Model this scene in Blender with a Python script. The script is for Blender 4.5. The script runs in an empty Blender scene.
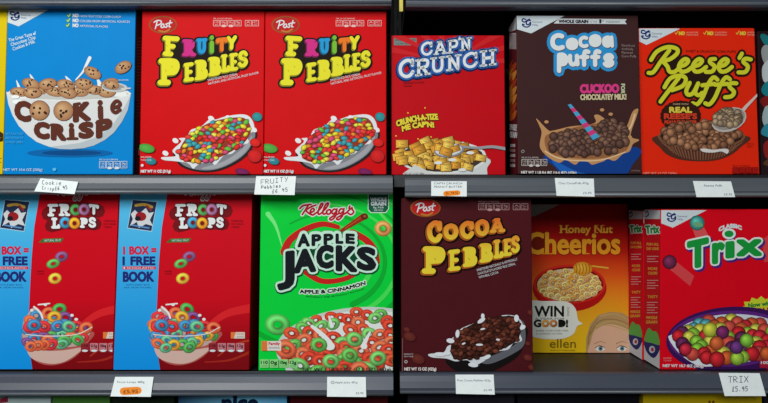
import bpy, math, random
from mathutils import Vector, Matrix
from mathutils.geometry import delaunay_2d_cdt
R = math.radians
rnd = random.Random(7)

# ------------------------------------------------------------------ camera, world, lamps, exposure
FPX = 564.0                       # focal length in pixels of a 768 px wide frame
CAM = Vector((0.0, -0.90, 1.30))
PITCH = R(2.0)
scn = bpy.context.scene
COL = scn.collection
cd = bpy.data.cameras.new('camera'); cd.sensor_width = 36; cd.lens = 36 * FPX / 768; cd.clip_start = 0.02
cam = bpy.data.objects.new('camera', cd); COL.objects.link(cam)
cam.location = CAM; cam.rotation_euler = (R(90) + PITCH, 0, 0)
scn.camera = cam
scn.view_settings.view_transform = 'Standard'
try: scn.view_settings.look = 'None'
except Exception: pass
scn.view_settings.gamma = 1; scn.view_settings.use_curve_mapping = False
scn.view_settings.exposure = 0.08
w = bpy.data.worlds.new('shop_air'); scn.world = w; w.use_nodes = True
w.node_tree.nodes['Background'].inputs[0].default_value = (0.80, 0.90, 1.0, 1)
w.node_tree.nodes['Background'].inputs[1].default_value = 0.13
def area(name, loc, target, sx, sy, power, col):
    l = bpy.data.lights.new(name, 'AREA'); l.shape = 'RECTANGLE'; l.size = sx; l.size_y = sy
    l.energy = power; l.color = col
    o = bpy.data.objects.new(name, l); COL.objects.link(o); o.location = loc
    o.rotation_euler = (Vector(target) - Vector(loc)).to_track_quat('-Z', 'Y').to_euler()
area('ceiling_lamp', (-1.0, -1.55, 2.45), (-0.2, 0, 1.25), 1.3, 0.5, 27, (1.0, 0.99, 0.96))
area('aisle_lamp', (-0.4, -2.4, 2.2), (0.0, 0, 1.2), 1.2, 0.6, 27, (0.92, 0.97, 1.0))

# ------------------------------------------------------------------ measuring helpers
RIGHT = Vector((1, 0, 0)); FWD = Vector((0, math.cos(PITCH), math.sin(PITCH))); UP = Vector((0, -math.sin(PITCH), math.cos(PITCH)))
def ray(px, py): return RIGHT * ((px - 384) / FPX) + UP * (-(py - 201.5) / FPX) + FWD
def hit(px, py, O, N):
    d = ray(px, py); return CAM + d * ((O - CAM).dot(N) / d.dot(N))
def at(px, py, Y=0.0): return hit(px, py, Vector((0, Y, 0)), Vector((0, 1, 0)))
def lin(c):
    r = []
    for v in c[:3]:
        v = max(0, min(255, v)) / 255.0
        r.append(v / 12.92 if v <= 0.04045 else ((v + 0.055) / 1.055) ** 2.4)
    return (r[0], r[1], r[2], 1.0)
def mix(a, b, t): return tuple(a[i] * (1 - t) + b[i] * t for i in range(3))
def shade(c, f): return tuple(max(0, min(255, v * f)) for v in c)

# ------------------------------------------------------------------ materials
def base_mat(name, rough, spec=0.5):
    m = bpy.data.materials.new(name); m.use_nodes = True
    nt = m.node_tree; b = nt.nodes['Principled BSDF']
    b.inputs['Roughness'].default_value = rough
    b.inputs['Specular IOR Level'].default_value = spec
    return m, nt, b
def noisy(name, col, rough, scale=40, amt=0.12, spec=0.5, stretch=(1, 1, 1), bump=0.0, metallic=0):
    m, nt, b = base_mat(name, rough, spec)
    b.inputs['Metallic'].default_value = metallic
    tc = nt.nodes.new('ShaderNodeTexCoord'); mp = nt.nodes.new('ShaderNodeMapping')
    mp.inputs['Scale'].default_value = stretch
    n = nt.nodes.new('ShaderNodeTexNoise'); n.inputs['Scale'].default_value = scale; n.inputs['Detail'].default_value = 4
    r = nt.nodes.new('ShaderNodeValToRGB'); c = lin(col)
    r.color_ramp.elements[0].position = 0.3; r.color_ramp.elements[1].position = 0.7
    r.color_ramp.elements[0].color = tuple(v * (1 - amt) for v in c[:3]) + (1,)
    r.color_ramp.elements[1].color = tuple(min(1, v * (1 + amt)) for v in c[:3]) + (1,)
    nt.links.new(tc.outputs['Object'], mp.inputs['Vector']); nt.links.new(mp.outputs['Vector'], n.inputs['Vector'])
    nt.links.new(n.outputs['Fac'], r.inputs['Fac']); nt.links.new(r.outputs['Color'], b.inputs['Base Color'])
    if bump:
        bp = nt.nodes.new('ShaderNodeBump'); bp.inputs['Strength'].default_value = bump; bp.inputs['Distance'].default_value = 0.001
        nt.links.new(n.outputs['Fac'], bp.inputs['Height']); nt.links.new(bp.outputs['Normal'], b.inputs['Normal'])
    return m
def card(name, col): return noisy(name, col, 0.5, 25, 0.03, 0.05)
PRINT, nt, b = base_mat('printed_ink', 0.5, 0.05)
_at = nt.nodes.new('ShaderNodeVertexColor'); _at.layer_name = 'ink'
_n = nt.nodes.new('ShaderNodeTexNoise'); _n.inputs['Scale'].default_value = 300
_mx = nt.nodes.new('ShaderNodeMixRGB'); _mx.blend_type = 'MULTIPLY'; _mx.inputs[0].default_value = 0.06
nt.links.new(_at.outputs['Color'], _mx.inputs[1]); nt.links.new(_n.outputs['Fac'], _mx.inputs[2]); nt.links.new(_mx.outputs[0], b.inputs['Base Color'])
M_RAIL = noisy('grey_rail_plastic', (82, 88, 94), 0.38, 3, 0.10, 0.5, (1, 1, 8))
M_RAILD = noisy('dark_rail_plastic', (66, 72, 84), 0.38, 3, 0.10, 0.5, (1, 1, 8))
M_BEAD = noisy('pale_rail_bead', (106, 110, 114), 0.35, 5, 0.08)
M_DECK = noisy('black_shelf_deck', (26, 27, 30), 0.45, 30, 0.2, 0.4)
M_BLACK = noisy('black_panel', (7, 7, 9), 0.8, 20, 0.2, 0.1)
M_POST = noisy('black_upright', (7, 6, 7), 0.6, 60, 0.3, 0.1)
M_PAPER = noisy('tag_paper', (226, 234, 232), 0.6, 120, 0.03, 0.3)
M_YEL = noisy('yellow_card', (205, 190, 60), 0.5, 60, 0.08)
M_FLOOR = noisy('shop_floor_vinyl', (120, 118, 112), 0.4, 6, 0.1)

# ------------------------------------------------------------------ mesh helpers
def mesh_obj(name, verts, faces, mat, parent=None, cols=None, bevel=0, smooth=False):
    me = bpy.data.meshes.new(name); me.from_pydata([tuple(v) for v in verts], [], faces)
    if cols:
        ca = me.color_attributes.new('ink', 'FLOAT_COLOR', 'POINT')
        flat = [x for c in cols for x in c]
        ca.data.foreach_set('color', flat)
    me.materials.append(mat); me.update()
    if smooth:
        for p in me.polygons: p.use_smooth = True
    o = bpy.data.objects.new(name, me); COL.objects.link(o)
    if parent: o.parent = parent
    if bevel:
        md = o.modifiers.new('bevel', 'BEVEL'); md.width = bevel; md.segments = 2; md.limit_method = 'ANGLE'
    return o
def boxv(x0, x1, y0, y1, z0, z1):
    v = [(x0,y0,z0),(x1,y0,z0),(x1,y1,z0),(x0,y1,z0),(x0,y0,z1),(x1,y0,z1),(x1,y1,z1),(x0,y1,z1)]
    f = [(0,3,2,1),(4,5,6,7),(0,1,5,4),(1,2,6,5),(2,3,7,6),(3,0,4,7)]
    return v, f
def join(parts):
    V, F = [], []
    for v, f in parts:
        k = len(V); V += v; F += [tuple(i + k for i in q) for q in f]
    return V, F
def extrude_x(profile, x0, x1):          # closed (y,z) profile swept along x
    n = len(profile)
    v = [(x0, y, z) for y, z in profile] + [(x1, y, z) for y, z in profile]
    f = [(i, (i + 1) % n, n + (i + 1) % n, n + i) for i in range(n)]
    f += [tuple(range(n))[::-1], tuple(range(n, 2 * n))]
    return v, f
def empty(name, loc, rx=0, label=None, cat=None, group=None):
    o = bpy.data.objects.new(name, None); COL.objects.link(o); o.location = loc; o.rotation_euler = (rx, 0, 0)
    o.empty_display_size = 0.02
    if label: o['label'] = label
    if cat: o['category'] = cat
    if group: o['group'] = group
    return o
def struct(o): o['kind'] = 'structure'; return o

# ------------------------------------------------------------------ lettering
_glyph = {}
_fc = bpy.data.curves.new('lettering', 'FONT'); _fc.resolution_u = 3
_fo = bpy.data.objects.new('lettering', _fc); COL.objects.link(_fo)
def _measure(s):
    _fc.body = s; bpy.context.view_layer.update()
    dg = bpy.context.evaluated_depsgraph_get(); ev = _fo.evaluated_get(dg); me = ev.to_mesh()
    vs = [(v.co.x, v.co.y) for v in me.vertices]; fs = [tuple(p.vertices) for p in me.polygons]
    ev.to_mesh_clear(); return vs, fs
def _w(s):
    vs, _ = _measure(s); xs = [v[0] for v in vs]; return max(xs) - min(xs)
_ref = _w('HH'); CAPH = max(v[1] for v in _measure('H')[0])
def glyph(c):
    if c in _glyph: return _glyph[c]
    if c == ' ': g = ([], [], [], 0.28, (0, 0, 0.28, CAPH))
    else:
        vs, fs = _measure(c)
        cnt = {}
        for f in fs:
            for i in range(len(f)):
                e = (f[i], f[(i + 1) % len(f)]); k = tuple(sorted(e)); cnt[k] = cnt.get(k, 0) + 1
        # weld check: triangulated text meshes share vertices
        nb = {}
        for (a, b_), n in cnt.items():
            if n == 1: nb.setdefault(a, []).append(b_); nb.setdefault(b_, []).append(a)
        ed, used = [], set()
        for st in nb:
            if st in used: continue
            lp, cur, prev = [], st, None
            while cur not in used:
                used.add(cur); lp.append(cur)
                nx = [q for q in nb[cur] if q not in used]
                if not nx: break
                cur = nx[0]
            if len(lp) > 2: ed.append(lp)
        adv = _w('H' + c + 'H') - _ref
        xs = [v[0] for v in vs]; ys = [v[1] for v in vs]
        g = (vs, fs, ed, adv, (min(xs), min(ys), max(xs), max(ys)))
    _glyph[c] = g; return g

def smooth_pts(pts, n=6, closed=False):
    if len(pts) < 3: return list(pts)
    P = list(pts)
    if closed: P = [P[-1]] + P + [P[0], P[1]]
    else: P = [P[0]] + P + [P[-1]]
    out = []
    for i in range(1, len(P) - 2):
        p0, p1, p2, p3 = P[i-1], P[i], P[i+1], P[i+2]
        for k in range(n):
            t = k / n
            out.append(tuple(0.5 * ((2*p1[j]) + (-p0[j]+p2[j])*t + (2*p0[j]-5*p1[j]+4*p2[j]-p3[j])*t*t + (-p0[j]+3*p1[j]-3*p2[j]+p3[j])*t**3) for j in (0, 1)))
    if not closed: out.append(tuple(P[-2]))
    return out

# ------------------------------------------------------------------ printed artwork on a flat face
class Art:
    def __init__(s, root, O, N, clip, lift=0.0004, dx=0, dy=0, k=1.0):
        s.root, s.O, s.N, s.clip = root, Vector(O), Vector(N).normalized(), clip
        s.lift = lift; s.dx, s.dy = dx, dy; s.inv = root.matrix_basis.inverted(); s.h = 0.0; s.acc = {}; s.wide = False; s.fun = None
        s.name = None; s.k = k
        a = sum(clip[i][0]*clip[(i+1)%len(clip)][1] - clip[(i+1)%len(clip)][0]*clip[i][1] for i in range(len(clip)))
        if a < 0: s.clip = clip[::-1]
    def part(s, name, label=None):
        s.flush(); s.name = name; s.lab = label; s.V, s.F, s.C = [], [], []
    def flush(s):
        s.commit()
        if s.name and s.F:
            o = mesh_obj(s.name, s.V, s.F, PRINT, s.root, s.C)
            if s.lab: o['label'] = s.lab
        s.name = None
    def nxt(s, wide=False): s.commit(); s.h += 6e-6; s.wide = wide; s.fun = None
    def commit(s):                       # overlapping strokes of one colour become one flat, non-overlapping shape
        acc, s.acc = s.acc, {}; s.wide = False
        for c, polys in acc.items():
            s.h += 6e-6; vs, fs, ix = [], [], {}
            for P in polys:
                f = []
                for x, y in P:
                    k = (round(x, 3), round(y, 3))
                    if k not in ix: ix[k] = len(vs); vs.append(Vector(k))
                    if ix[k] not in f: f.append(ix[k])
                if len(f) > 2: fs.append(f)
            if not fs: continue
            ov, oe, of, _, _, og = delaunay_2d_cdt(vs, [], fs, 1, 1e-4)
            col = (lambda x, y, c=c: c) if c is not None else s.fun
            for f in [f for f, g in zip(of, og) if g]: s._raw([(ov[i].x, ov[i].y, col(ov[i].x, ov[i].y)) for i in f])
    def _raw(s, pts):                    # pts: (x, y, colour)
        if s.wide:
            Q = [(x, y) for x, y, c in pts]; a = sum(Q[i-1][0]*Q[i][1] - Q[i][0]*Q[i-1][1] for i in range(len(Q)))
            if abs(a) < 1e-5: return
            s.acc.setdefault(None if s.fun else tuple(pts[0][2]), []).append(Q if a > 0 else Q[::-1]); return
        P = [(x + s.dx, y + s.dy, c) for x, y, c in pts]
        C = s.clip; n = len(C)
        for i in range(n):
            ax, ay = C[i]; bx, by = C[(i + 1) % n]
            d = [(bx - ax) * (p[1] - ay) - (by - ay) * (p[0] - ax) for p in P]
            if min(d) >= 0: continue
            Q = []
            for j in range(len(P)):
                p, q, dp, dq = P[j], P[(j+1) % len(P)], d[j], d[(j+1) % len(P)]
                if dp >= 0: Q.append(p)
                if (dp >= 0) != (dq >= 0):
                    t = dp / (dp - dq)
                    Q.append((p[0] + (q[0]-p[0])*t, p[1] + (q[1]-p[1])*t, mix(p[2], q[2], t)))
            P = Q
            if len(P) < 3: return
        a = sum(P[i][0]*P[(i+1)%len(P)][1] - P[(i+1)%len(P)][0]*P[i][1] for i in range(len(P)))
        if abs(a) < 1e-5: return
        if a > 0: P = P[::-1]
        off = s.lift + s.h
        k = len(s.V)
        for x, y, c in P:
            s.V.append(s.inv @ (hit(x, y, s.O, s.N) + s.N * off)); s.C.append(lin(shade(c, s.k)))
        s.F.append(tuple(range(k, k + len(P))))
    def poly(s, pts, c, smooth=False, new=True):
        if new: s.nxt()
        if smooth: pts = smooth_pts(pts, 5, True)
        s._raw([(p[0], p[1], p[2] if len(p) > 2 else c) for p in pts])
    def rect(s, x0, y0, x1, y1, c, c2=None):
        c2 = c2 or c; s.nxt(); s._raw([(x0, y0, c), (x1, y0, c), (x1, y1, c2), (x0, y1, c2)])
    def bands(s, x0, x1, stops, xb0=None, xb1=None):
        s.nxt()
        for (ya, ca), (yb, cb) in zip(stops, stops[1:]): s._raw([(x0, ya, ca), (x1, ya, ca), (x1, yb, cb), (x0, yb, cb)])
    def ell(s, cx, cy, rx, ry, c, rot=0, hi=None, n=18, ox=-0.3, oy=-0.35):
        s.nxt(); cr, sr = math.cos(rot), math.sin(rot)
        pts = []
        for i in range(n):
            a = 2*math.pi*i/n; x, y = rx*math.cos(a), ry*math.sin(a)
            pts.append((cx + x*cr - y*sr, cy + x*sr + y*cr, c))
        if hi is None: s._raw(pts)
        else:
            m = (cx + rx*ox, cy + ry*oy, hi)
            for i in range(n): s._raw([m, pts[i], pts[(i+1) % n]])
    def ring(s, cx, cy, rx, ry, c, rot=0, hole=0.38, n=14, dark=0.62, light=1.25):
        s.nxt(); cr, sr = math.cos(rot), math.sin(rot)
        rr = [hole, hole + (1-hole)*0.5, 1.0]
        P = []
        for r_ in rr:
            row = []
            for i in range(n):
                a = 2*math.pi*i/n; x, y = rx*r_*math.cos(a), ry*r_*math.sin(a)
                f = (light if r_ == rr[1] else (0.8 if r_ == 1.0 else dark)) * (1 + 0.18*math.cos(a + rot + 2.2))
                row.append((cx + x*cr - y*sr, cy + x*sr + y*cr, shade(c, f)))
            P.append(row)
        for k in (0, 1):
            for i in range(n):
                j = (i+1) % n; s._raw([P[k][i], P[k][j], P[k+1][j], P[k+1][i]])
    def _rib(s, a, b, wd, c):
        dx, dy = b[0]-a[0], b[1]-a[1]; L = math.hypot(dx, dy)
        if L < 1e-6: return
        nx, ny = -dy/L*wd/2, dx/L*wd/2
        s._raw([(a[0]+nx, a[1]+ny, c), (b[0]+nx, b[1]+ny, c), (b[0]-nx, b[1]-ny, c), (a[0]-nx, a[1]-ny, c)])
    def _dot(s, p, r, c, n=8): s._raw([(p[0]+r*math.cos(2*math.pi*i/n), p[1]+r*math.sin(2*math.pi*i/n), c) for i in range(n)])
    def stroke(s, pts, wd, c, smooth=True, closed=False, w1=None, new=True):
        if new: s.nxt(True)
        if smooth: pts = smooth_pts(pts, 5, closed)
        s.ribbon(pts, wd, wd if w1 is None else w1, c, closed)
    def ribbon(s, pts, wd, w1, c, closed):
        Q = [pts[0]]
        for p in pts[1:]:
            if math.hypot(p[0]-Q[-1][0], p[1]-Q[-1][1]) > 0.02: Q.append(p)
        if closed and len(Q) > 2 and math.hypot(Q[0][0]-Q[-1][0], Q[0][1]-Q[-1][1]) < 0.02: Q.pop()
        n = len(Q)
        if n < 2: s._dot(Q[0], wd/2, c); return
        m = n if closed else n - 1
        W = [wd + (w1-wd)*i/max(1, n-1) for i in range(n)]
        D = []
        for i in range(m):
            a, b = Q[i], Q[(i+1) % n]; L = math.hypot(b[0]-a[0], b[1]-a[1]); D.append(((b[0]-a[0])/L, (b[1]-a[1])/L, L))
        def joint(i):                    # returns (side offset, smooth?)
            if not closed and i in (0, n-1): d = D[0] if i == 0 else D[-1]; return (-d[1], d[0]), False
            d0, d1 = D[i-1], D[i % m]; dot = d0[0]*d1[0] + d0[1]*d1[1]
            ok = dot > 0.8 and min(d0[2], d1[2]) > W[i % n]*0.5*math.sqrt(max(0, (1-dot)/(1+dot)))
            if not ok: return None, False
            x, y = -(d0[1]+d1[1]), d0[0]+d1[0]; L = math.hypot(x, y); k = 1/max(0.6, L/2); return (x/L*k, y/L*k), True
        J = [joint(i) for i in range(n)]
        for i in range(m):
            k = (i+1) % n; d = D[i]; f = (-d[1], d[0])
            o0 = J[i][0] if J[i][1] else f; o1 = J[k][0] if J[k][1] else f
            a, b, h0, h1 = Q[i], Q[k], W[i]/2, W[k]/2
            s._raw([(a[0]+o0[0]*h0, a[1]+o0[1]*h0, c), (b[0]+o1[0]*h1, b[1]+o1[1]*h1, c), (b[0]-o1[0]*h1, b[1]-o1[1]*h1, c), (a[0]-o0[0]*h0, a[1]-o0[1]*h0, c)])
        for i in range(n):
            if not J[i][1] and W[i] > 0.5: s._dot(Q[i], W[i]/2, c, 8 if W[i] > 2 else 6)
    def strokes(s, lines, wd, c, outline=None):
        for ow, oc in (outline or []):
            s.nxt(True)
            for l in lines: s.stroke(l, wd + 2*ow, oc, new=False)
        s.nxt(True)
        for l in lines: s.stroke(l, wd, c, new=False)
    def _glyph(s, c, f, col, grow, off=(0, 0)):
        vs, fs, ed, adv, bb = glyph(c)
        P = [f(x, y) for x, y in vs]; P = [(x + off[0], y + off[1]) for x, y in P]
        colf = col if callable(col) else (lambda x, y: col)
        for t in fs: s._raw([(P[i][0], P[i][1], colf(*P[i])) for i in t])
        if grow > 0:
            for lp in ed: s.ribbon([P[i] for i in lp], 2*grow, 2*grow, colf(*P[lp[0]]), True)
    def letters(s, items, layers):
        """items: (char, x0, y0, x1, y1, slope[, colour]); layers: (grow, colour or None=own, dx, dy)"""
        for grow, col, ox, oy in layers:
            s.nxt(True)
            for it in items:
                c, x0, y0, x1, y1, sl = it[:6]; g = glyph(c)[4]; own = it[6] if len(it) > 6 else None
                def f(x, y, x0=x0, y0=y0, x1=x1, y1=y1, sl=sl, g=g):
                    u = (x - g[0]) / max(1e-6, g[2] - g[0]); v = (y - g[1]) / max(1e-6, g[3] - g[1])
                    X = x0 + u*(x1-x0); Y = y1 + v*(y0-y1)
                    return X, Y + sl*(X - (x0+x1)/2)
                cc = own if col is None else (col if not isinstance(col, float) else shade(own, col))
                s._glyph(c, f, cc, grow, (ox, oy))
    def text(s, t, x0, y0, x1, y1, h, col, bold=0, outline=None, bend=0, h2=None, slant=0, track=0):
        """baseline from (x0,y0) to (x1,y1), cap height h growing to h2"""
        h2 = h if h2 is None else h2
        if h < 2.45 and not outline: bold = 0
        adv = [glyph(c)[3] + track for c in t]; W = sum(adv) - track
        g0 = glyph(t[0])[4][0] if t[0] != ' ' else 0
        W -= g0 + (glyph(t[-1])[3] - glyph(t[-1])[4][2] if t[-1] != ' ' else 0)
        L = math.hypot(x1-x0, y1-y0); ux, uy = (x1-x0)/L, (y1-y0)/L; nx, ny = uy, -ux
        for grow, cc in [(bold + ow, oc) for ow, oc in (outline or [])] + [(bold, col)]:
            s.nxt(bold + 1 > 1 or grow > 0); pen = -g0
            for c, a in zip(t, adv):
                if c != ' ':
                    def f(x, y, pen=pen):
                        u = (pen + x) / W; hh = (h + (h2-h)*u); v = y / CAPH * hh
                        b_ = bend * 4*u*(1-u)
                        d = u*L + slant*v
                        return x0 + ux*d + nx*(v + b_), y0 + uy*d + ny*(v + b_)
                    s._glyph(c, f, cc, grow)
                pen += a

# ---- printed motifs
def maker_corner(A, pts, gx, gy, sc=0.88):     # white corner with a blue looped G and two lines of small type
    A.part('maker_badge'); A.poly(pts, (205, 215, 218))
    navy = (25, 45, 110)
    q = lambda l: [(gx + x*sc, gy + y*sc) for x, y in l]
    A.strokes([q([(-1, -4), (-4, -5), (-5, -2.4), (-2, -1.2), (0.5, -3), (3.5, -4.4)]),
               q([(4.5, -3), (0.8, -2.5), (-0.2, 1), (2.5, 1.6), (4.4, -1), (4.2, 2.4), (0.5, 4.5), (-3.5, 3.4), (-4.6, 1.4), (-2.6, 1.6)])], 1.5*sc, navy)
    A.text('General', gx + 6.5*sc, gy - 0.4*sc, gx + 17.5*sc, gy - 0.1*sc, 2.1*sc, navy, 0.12)
    A.text('Mills', gx + 6.7*sc, gy + 3.2*sc, gx + 13*sc, gy + 3.4*sc, 2.1*sc, navy, 0.12)
def nutrition(A, x, y, n, wd, ht, col, gap=1.0, nums=('110', '0g', '190mg', '9g', 'A', 'C'), breaks=(4,), fill=None, tx='CALORIES'):
    A.part('nutrition_panel')
    A.text('PER 3/4 CUP SERVING', x, y - 1.2, x + wd*3, y - 1.2, 1.3, col, 0.05)
    cx = x
    for i in range(n):
        if i in breaks: cx += 3
        pts = [(cx, y), (cx+wd, y), (cx+wd, y+ht), (cx, y+ht)]
        if fill: A.poly(pts, fill)
        if i in (1, 2): A.ell(cx + wd/2, y + ht, wd*0.4, ht*0.2, col, n=10)
        A.stroke(pts, 0.45, col, smooth=False, closed=True)
        A.text(nums[i], cx + wd*0.2, y + ht*0.5, cx + wd*0.8, y + ht*0.5, ht*0.34, col, 0.12)
        A.text('%DV', cx + wd*0.22, y + ht*0.88, cx + wd*0.78, y + ht*0.88, ht*0.22, col, 0.05)
        cx += wd + gap
def lines(A, rows, x, y, x2, dy, h, col, slope=0, bold=0.05, widths=None):
    for i, t in enumerate(rows):
        f = widths[i] if widths else 1
        A.text(t, x - slope*0*i, y + dy*i, x + (x2-x)*f, y + dy*i + slope*(x2-x)*f, h, col, bold)
def cookie(A, x, y, rx, ry, rot=0):
    A.ell(x, y, rx*1.04, ry*1.04, (88, 55, 38), rot); A.ell(x, y, rx, ry, (160, 112, 76), rot, hi=(208, 168, 122))
    for i in range(7):
        a = rnd.uniform(0, 6.28); r_ = rnd.uniform(0.15, 0.8)
        A.ell(x + rx*r_*math.cos(a), y + ry*r_*math.sin(a), rx*0.13, ry*0.15, (58, 34, 26), rnd.random()*3, n=7)
def ball(A, x, y, r, c): A.ell(x, y, r*1.07, r*1.07, shade(c, 0.45), n=12); A.ell(x, y, r, r, shade(c, 0.72), hi=shade(c, 1.45), n=12)
def pile(A, n, inside, draw):
    pts = []
    x0, y0, x1, y1, test = inside; tries = 0
    while len(pts) < n and tries < 8000:
        tries += 1
        x, y = rnd.uniform(x0, x1), rnd.uniform(y0, y1)
        if not test(x, y): continue
        if len(pts) and tries < 4000 and min((x-p[0])**2 + ((y-p[1])*1.3)**2 for p in pts) < ((x1-x0)*(y1-y0)/n)*0.42: continue
        pts.append((x, y))
    for x, y in sorted(pts, key=lambda p: p[1]): draw(x, y)
def inpoly(P):
    def t(x, y):
        c = False
        for i in range(len(P)):
            (ax, ay), (bx, by) = P[i][:2], P[i-1][:2]
            if (ay > y) != (by > y) and x < (bx-ax)*(y-ay)/(by-ay)+ax: c = not c
        return c
    xs = [p[0] for p in P]; ys = [p[1] for p in P]
    return (min(xs), min(ys), max(xs), max(ys), t)
def inell(cx, cy, rx, ry): return (cx-rx, cy-ry, cx+rx, cy+ry, lambda x, y: ((x-cx)/rx)**2 + ((y-cy)/ry)**2 < 1)
def script_name(A, x0, y0, x1, y1, wd, col, outline):       # looping cursive maker's name
    X = lambda x: x0 + (x-170)/320*(x1-x0); Y = lambda y: y0 + (y-75)/97*(y1-y0)
    L = [[(222, 84), (205, 112), (186, 140)], [(172, 106), (190, 90), (222, 84), (236, 82)], [(264, 86), (232, 98), (206, 116)], [(206, 116), (222, 132), (246, 144)],
         [(232, 128), (252, 120), (252, 106), (238, 110), (231, 128), (244, 142), (266, 130)],
         [(268, 130), (296, 98), (304, 78), (292, 82), (277, 122), (281, 139), (297, 130)],
         [(297, 130), (326, 98), (335, 76), (322, 80), (304, 120), (308, 138), (322, 132)],
         [(338, 112), (325, 122), (332, 138), (348, 130), (346, 114), (338, 112)],
         [(382, 112), (366, 110), (355, 126), (364, 136), (380, 122), (384, 108), (376, 148), (354, 170), (342, 164), (360, 150), (392, 136)],
         [(422, 110), (406, 108), (395, 124), (404, 134), (420, 120), (424, 106), (416, 146), (394, 169), (382, 162), (402, 148), (438, 130)],
         [(458, 92), (453, 104)], [(438, 130), (468, 102), (472, 112), (480, 126), (464, 140), (448, 132)]]
    A.strokes([[(X(x), Y(y)) for x, y in l] for l in L], wd, col, outline)

# ------------------------------------------------------------------ shelving
Z_LOW = at(384, 371.8, 0).z; Z_UP = at(384, 174.8, 0).z
def rail_profile(zt, zb, yt=-0.006, yb=-0.020):
    h = zt - zb; P = []
    for t, o in ((0, 0.004), (0.03, -0.001), (0.12, -0.0022), (0.4, -0.0008), (0.70, -0.0016), (0.74, -0.0002)):
        P.append((yt + (yb-yt)*t + o, zt - h*t))
    P += [(yb*0.98, zt - h*0.76), (yb*0.98 + 0.001, zb + h*0.03), (yb + 0.006, zb), (0.001, zb + 0.001), (0.001, zt)]
    return P
def bead_profile(zt, zb, yb=-0.020):
    h = zt - zb; c = (yb + 0.0006, zb + h*0.13); r = (0.0016, h*0.07)
    return [(c[0] + r[0]*math.cos(a), c[1] + r[1]*math.sin(a)) for a in [i*math.pi/6 for i in range(12)]]
def shelf(px0, px1, ytop, ybot, deck_z, label, mat, group=None, deck_depth=0.42, deck_px=None):
    x0, x1 = at(px0, 300, -0.015).x, at(px1, 300, -0.015).x
    zt, zb = at(384, ytop, -0.006).z, at(384, ybot, -0.020).z
    zd = deck_z if deck_z is not None else zt + 0.002
    root = empty('shelf', ((x0+x1)/2, 0, zd - 0.02), 0, label, 'shelf', group); inv = Matrix.Translation(-Vector(root.location))
    def mk(name, vf, m, **k):
        v, f = vf; return mesh_obj(name, [inv @ Vector(q) for q in v], f, m, root, **k)
    xd = at(deck_px, 300, 0.0).x if deck_px else x0
    mk('deck', boxv(xd, x1, 0.002, deck_depth, zd - 0.02, zd), M_DECK, bevel=0.001)
    rail = mk('price_rail', extrude_x(rail_profile(zt, zb), x0, x1), mat)
    mk('rail_bead', extrude_x(bead_profile(zt, zb), x0, x1), M_BEAD if mat is M_RAIL else M_RAIL, smooth=True).parent = rail
    for sx in (x0 + 0.001, x1 - 0.004):          # pressed end bracket under the deck
        mk('bracket', extrude_x([(0.06, zd-0.02), (deck_depth, zd-0.02), (deck_depth, zd-0.075), (0.36, zd-0.07)], sx, sx + 0.003), M_POST)
    return root, x0, x1, zt, zb
wb, wf = boxv(-1.6, 1.6, 0.47, 0.50, 0.0, 2.1)
struct(mesh_obj('wall_back', wb, wf, M_BLACK))
fb, ff = boxv(-3, 3, -3, 0.6, -0.05, 0.0)
struct(mesh_obj('floor', fb, ff, M_FLOOR))
shelf(-330, 391.5, -14, 5.6, None, 'grey-edged shelf running along the very top left of the photo', M_RAILD, None)
shelf(406.5, 1130, -13, 6.6, None, 'grey-edged shelf running along the very top right of the photo', M_RAILD, None)
SH_UL = shelf(-330, 392.8, 176.0, 194.2, Z_UP, 'upper left shelf with a grey rail, under the blue and the two red boxes', M_RAIL, None)
SH_UR = shelf(405.2, 1130, 177.6, 197.2, Z_UP, 'upper right shelf with a grey rail, under the brown and orange-red boxes', M_RAIL, None, deck_px=393.6)
SH_LL = shelf(-330, 393.2, 373.6, 396.8, Z_LOW, 'lower left shelf with a grey rail, under the bright green cereal box', M_RAILD, None)
SH_LR = shelf(400.0, 1130, 372.8, 394.6, Z_LOW, 'lower right shelf with a grey rail, under the dark brown and set-back boxes', M_RAILD, None)
Z_BOT = at(384, 397, 0.01).z - 0.275
for a_, b_, n_ in ((-330, 393.5, 'left'), (400.0, 1130, 'right')):
    shelf(a_, b_, 565, 588, Z_BOT, 'lowest shelf on the %s, carrying boxes whose tops peep in at the bottom' % n_, M_RAIL, None)
# slotted upright between the two bays
ux0, ux1 = at(393.9, 200, 0.44).x, at(401.6, 200, 0.44).x
up = empty('shelf_upright', ((ux0+ux1)/2, 0.44, 0), 0, 'black slotted metal upright in the gap between left and right shelves', 'upright')
def in_root(root, name, vf, m, **k):
    v, f = vf; inv = root.matrix_basis.inverted(); return mesh_obj(name, [inv @ Vector(q) for q in v], f, m, root, **k)
in_root(up, 'post', boxv(ux0, ux1, 0.43, 0.468, 0.0, 2.05), M_POST, bevel=0.001)
sl = [boxv((ux0+ux1)/2 - 0.0015, (ux0+ux1)/2 + 0.0015, 0.4292, 0.4305, 0.3 + 0.04*i, 0.322 + 0.04*i) for i in range(42)]
in_root(up, 'slot_row', join(sl), M_BLACK)
ya, yb_ = at(399.3, 11.5, -0.004), at(403, -16, -0.004)
ys = empty('hanging_strip', ((ya.x+yb_.x)/2, -0.004, yb_.z), 0, 'thin yellow strip hanging in the gap at the top between the shelves', 'strip')
in_root(ys, 'strip', boxv(ya.x, yb_.x, -0.0045, -0.0035, ya.z, yb_.z), M_YEL, bevel=0.0003)
in_root(ys, 'clip', boxv(ya.x - 0.004, yb_.x + 0.004, -0.007, -0.002, yb_.z - 0.004, yb_.z + 0.01), M_POST, bevel=0.0005)

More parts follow.
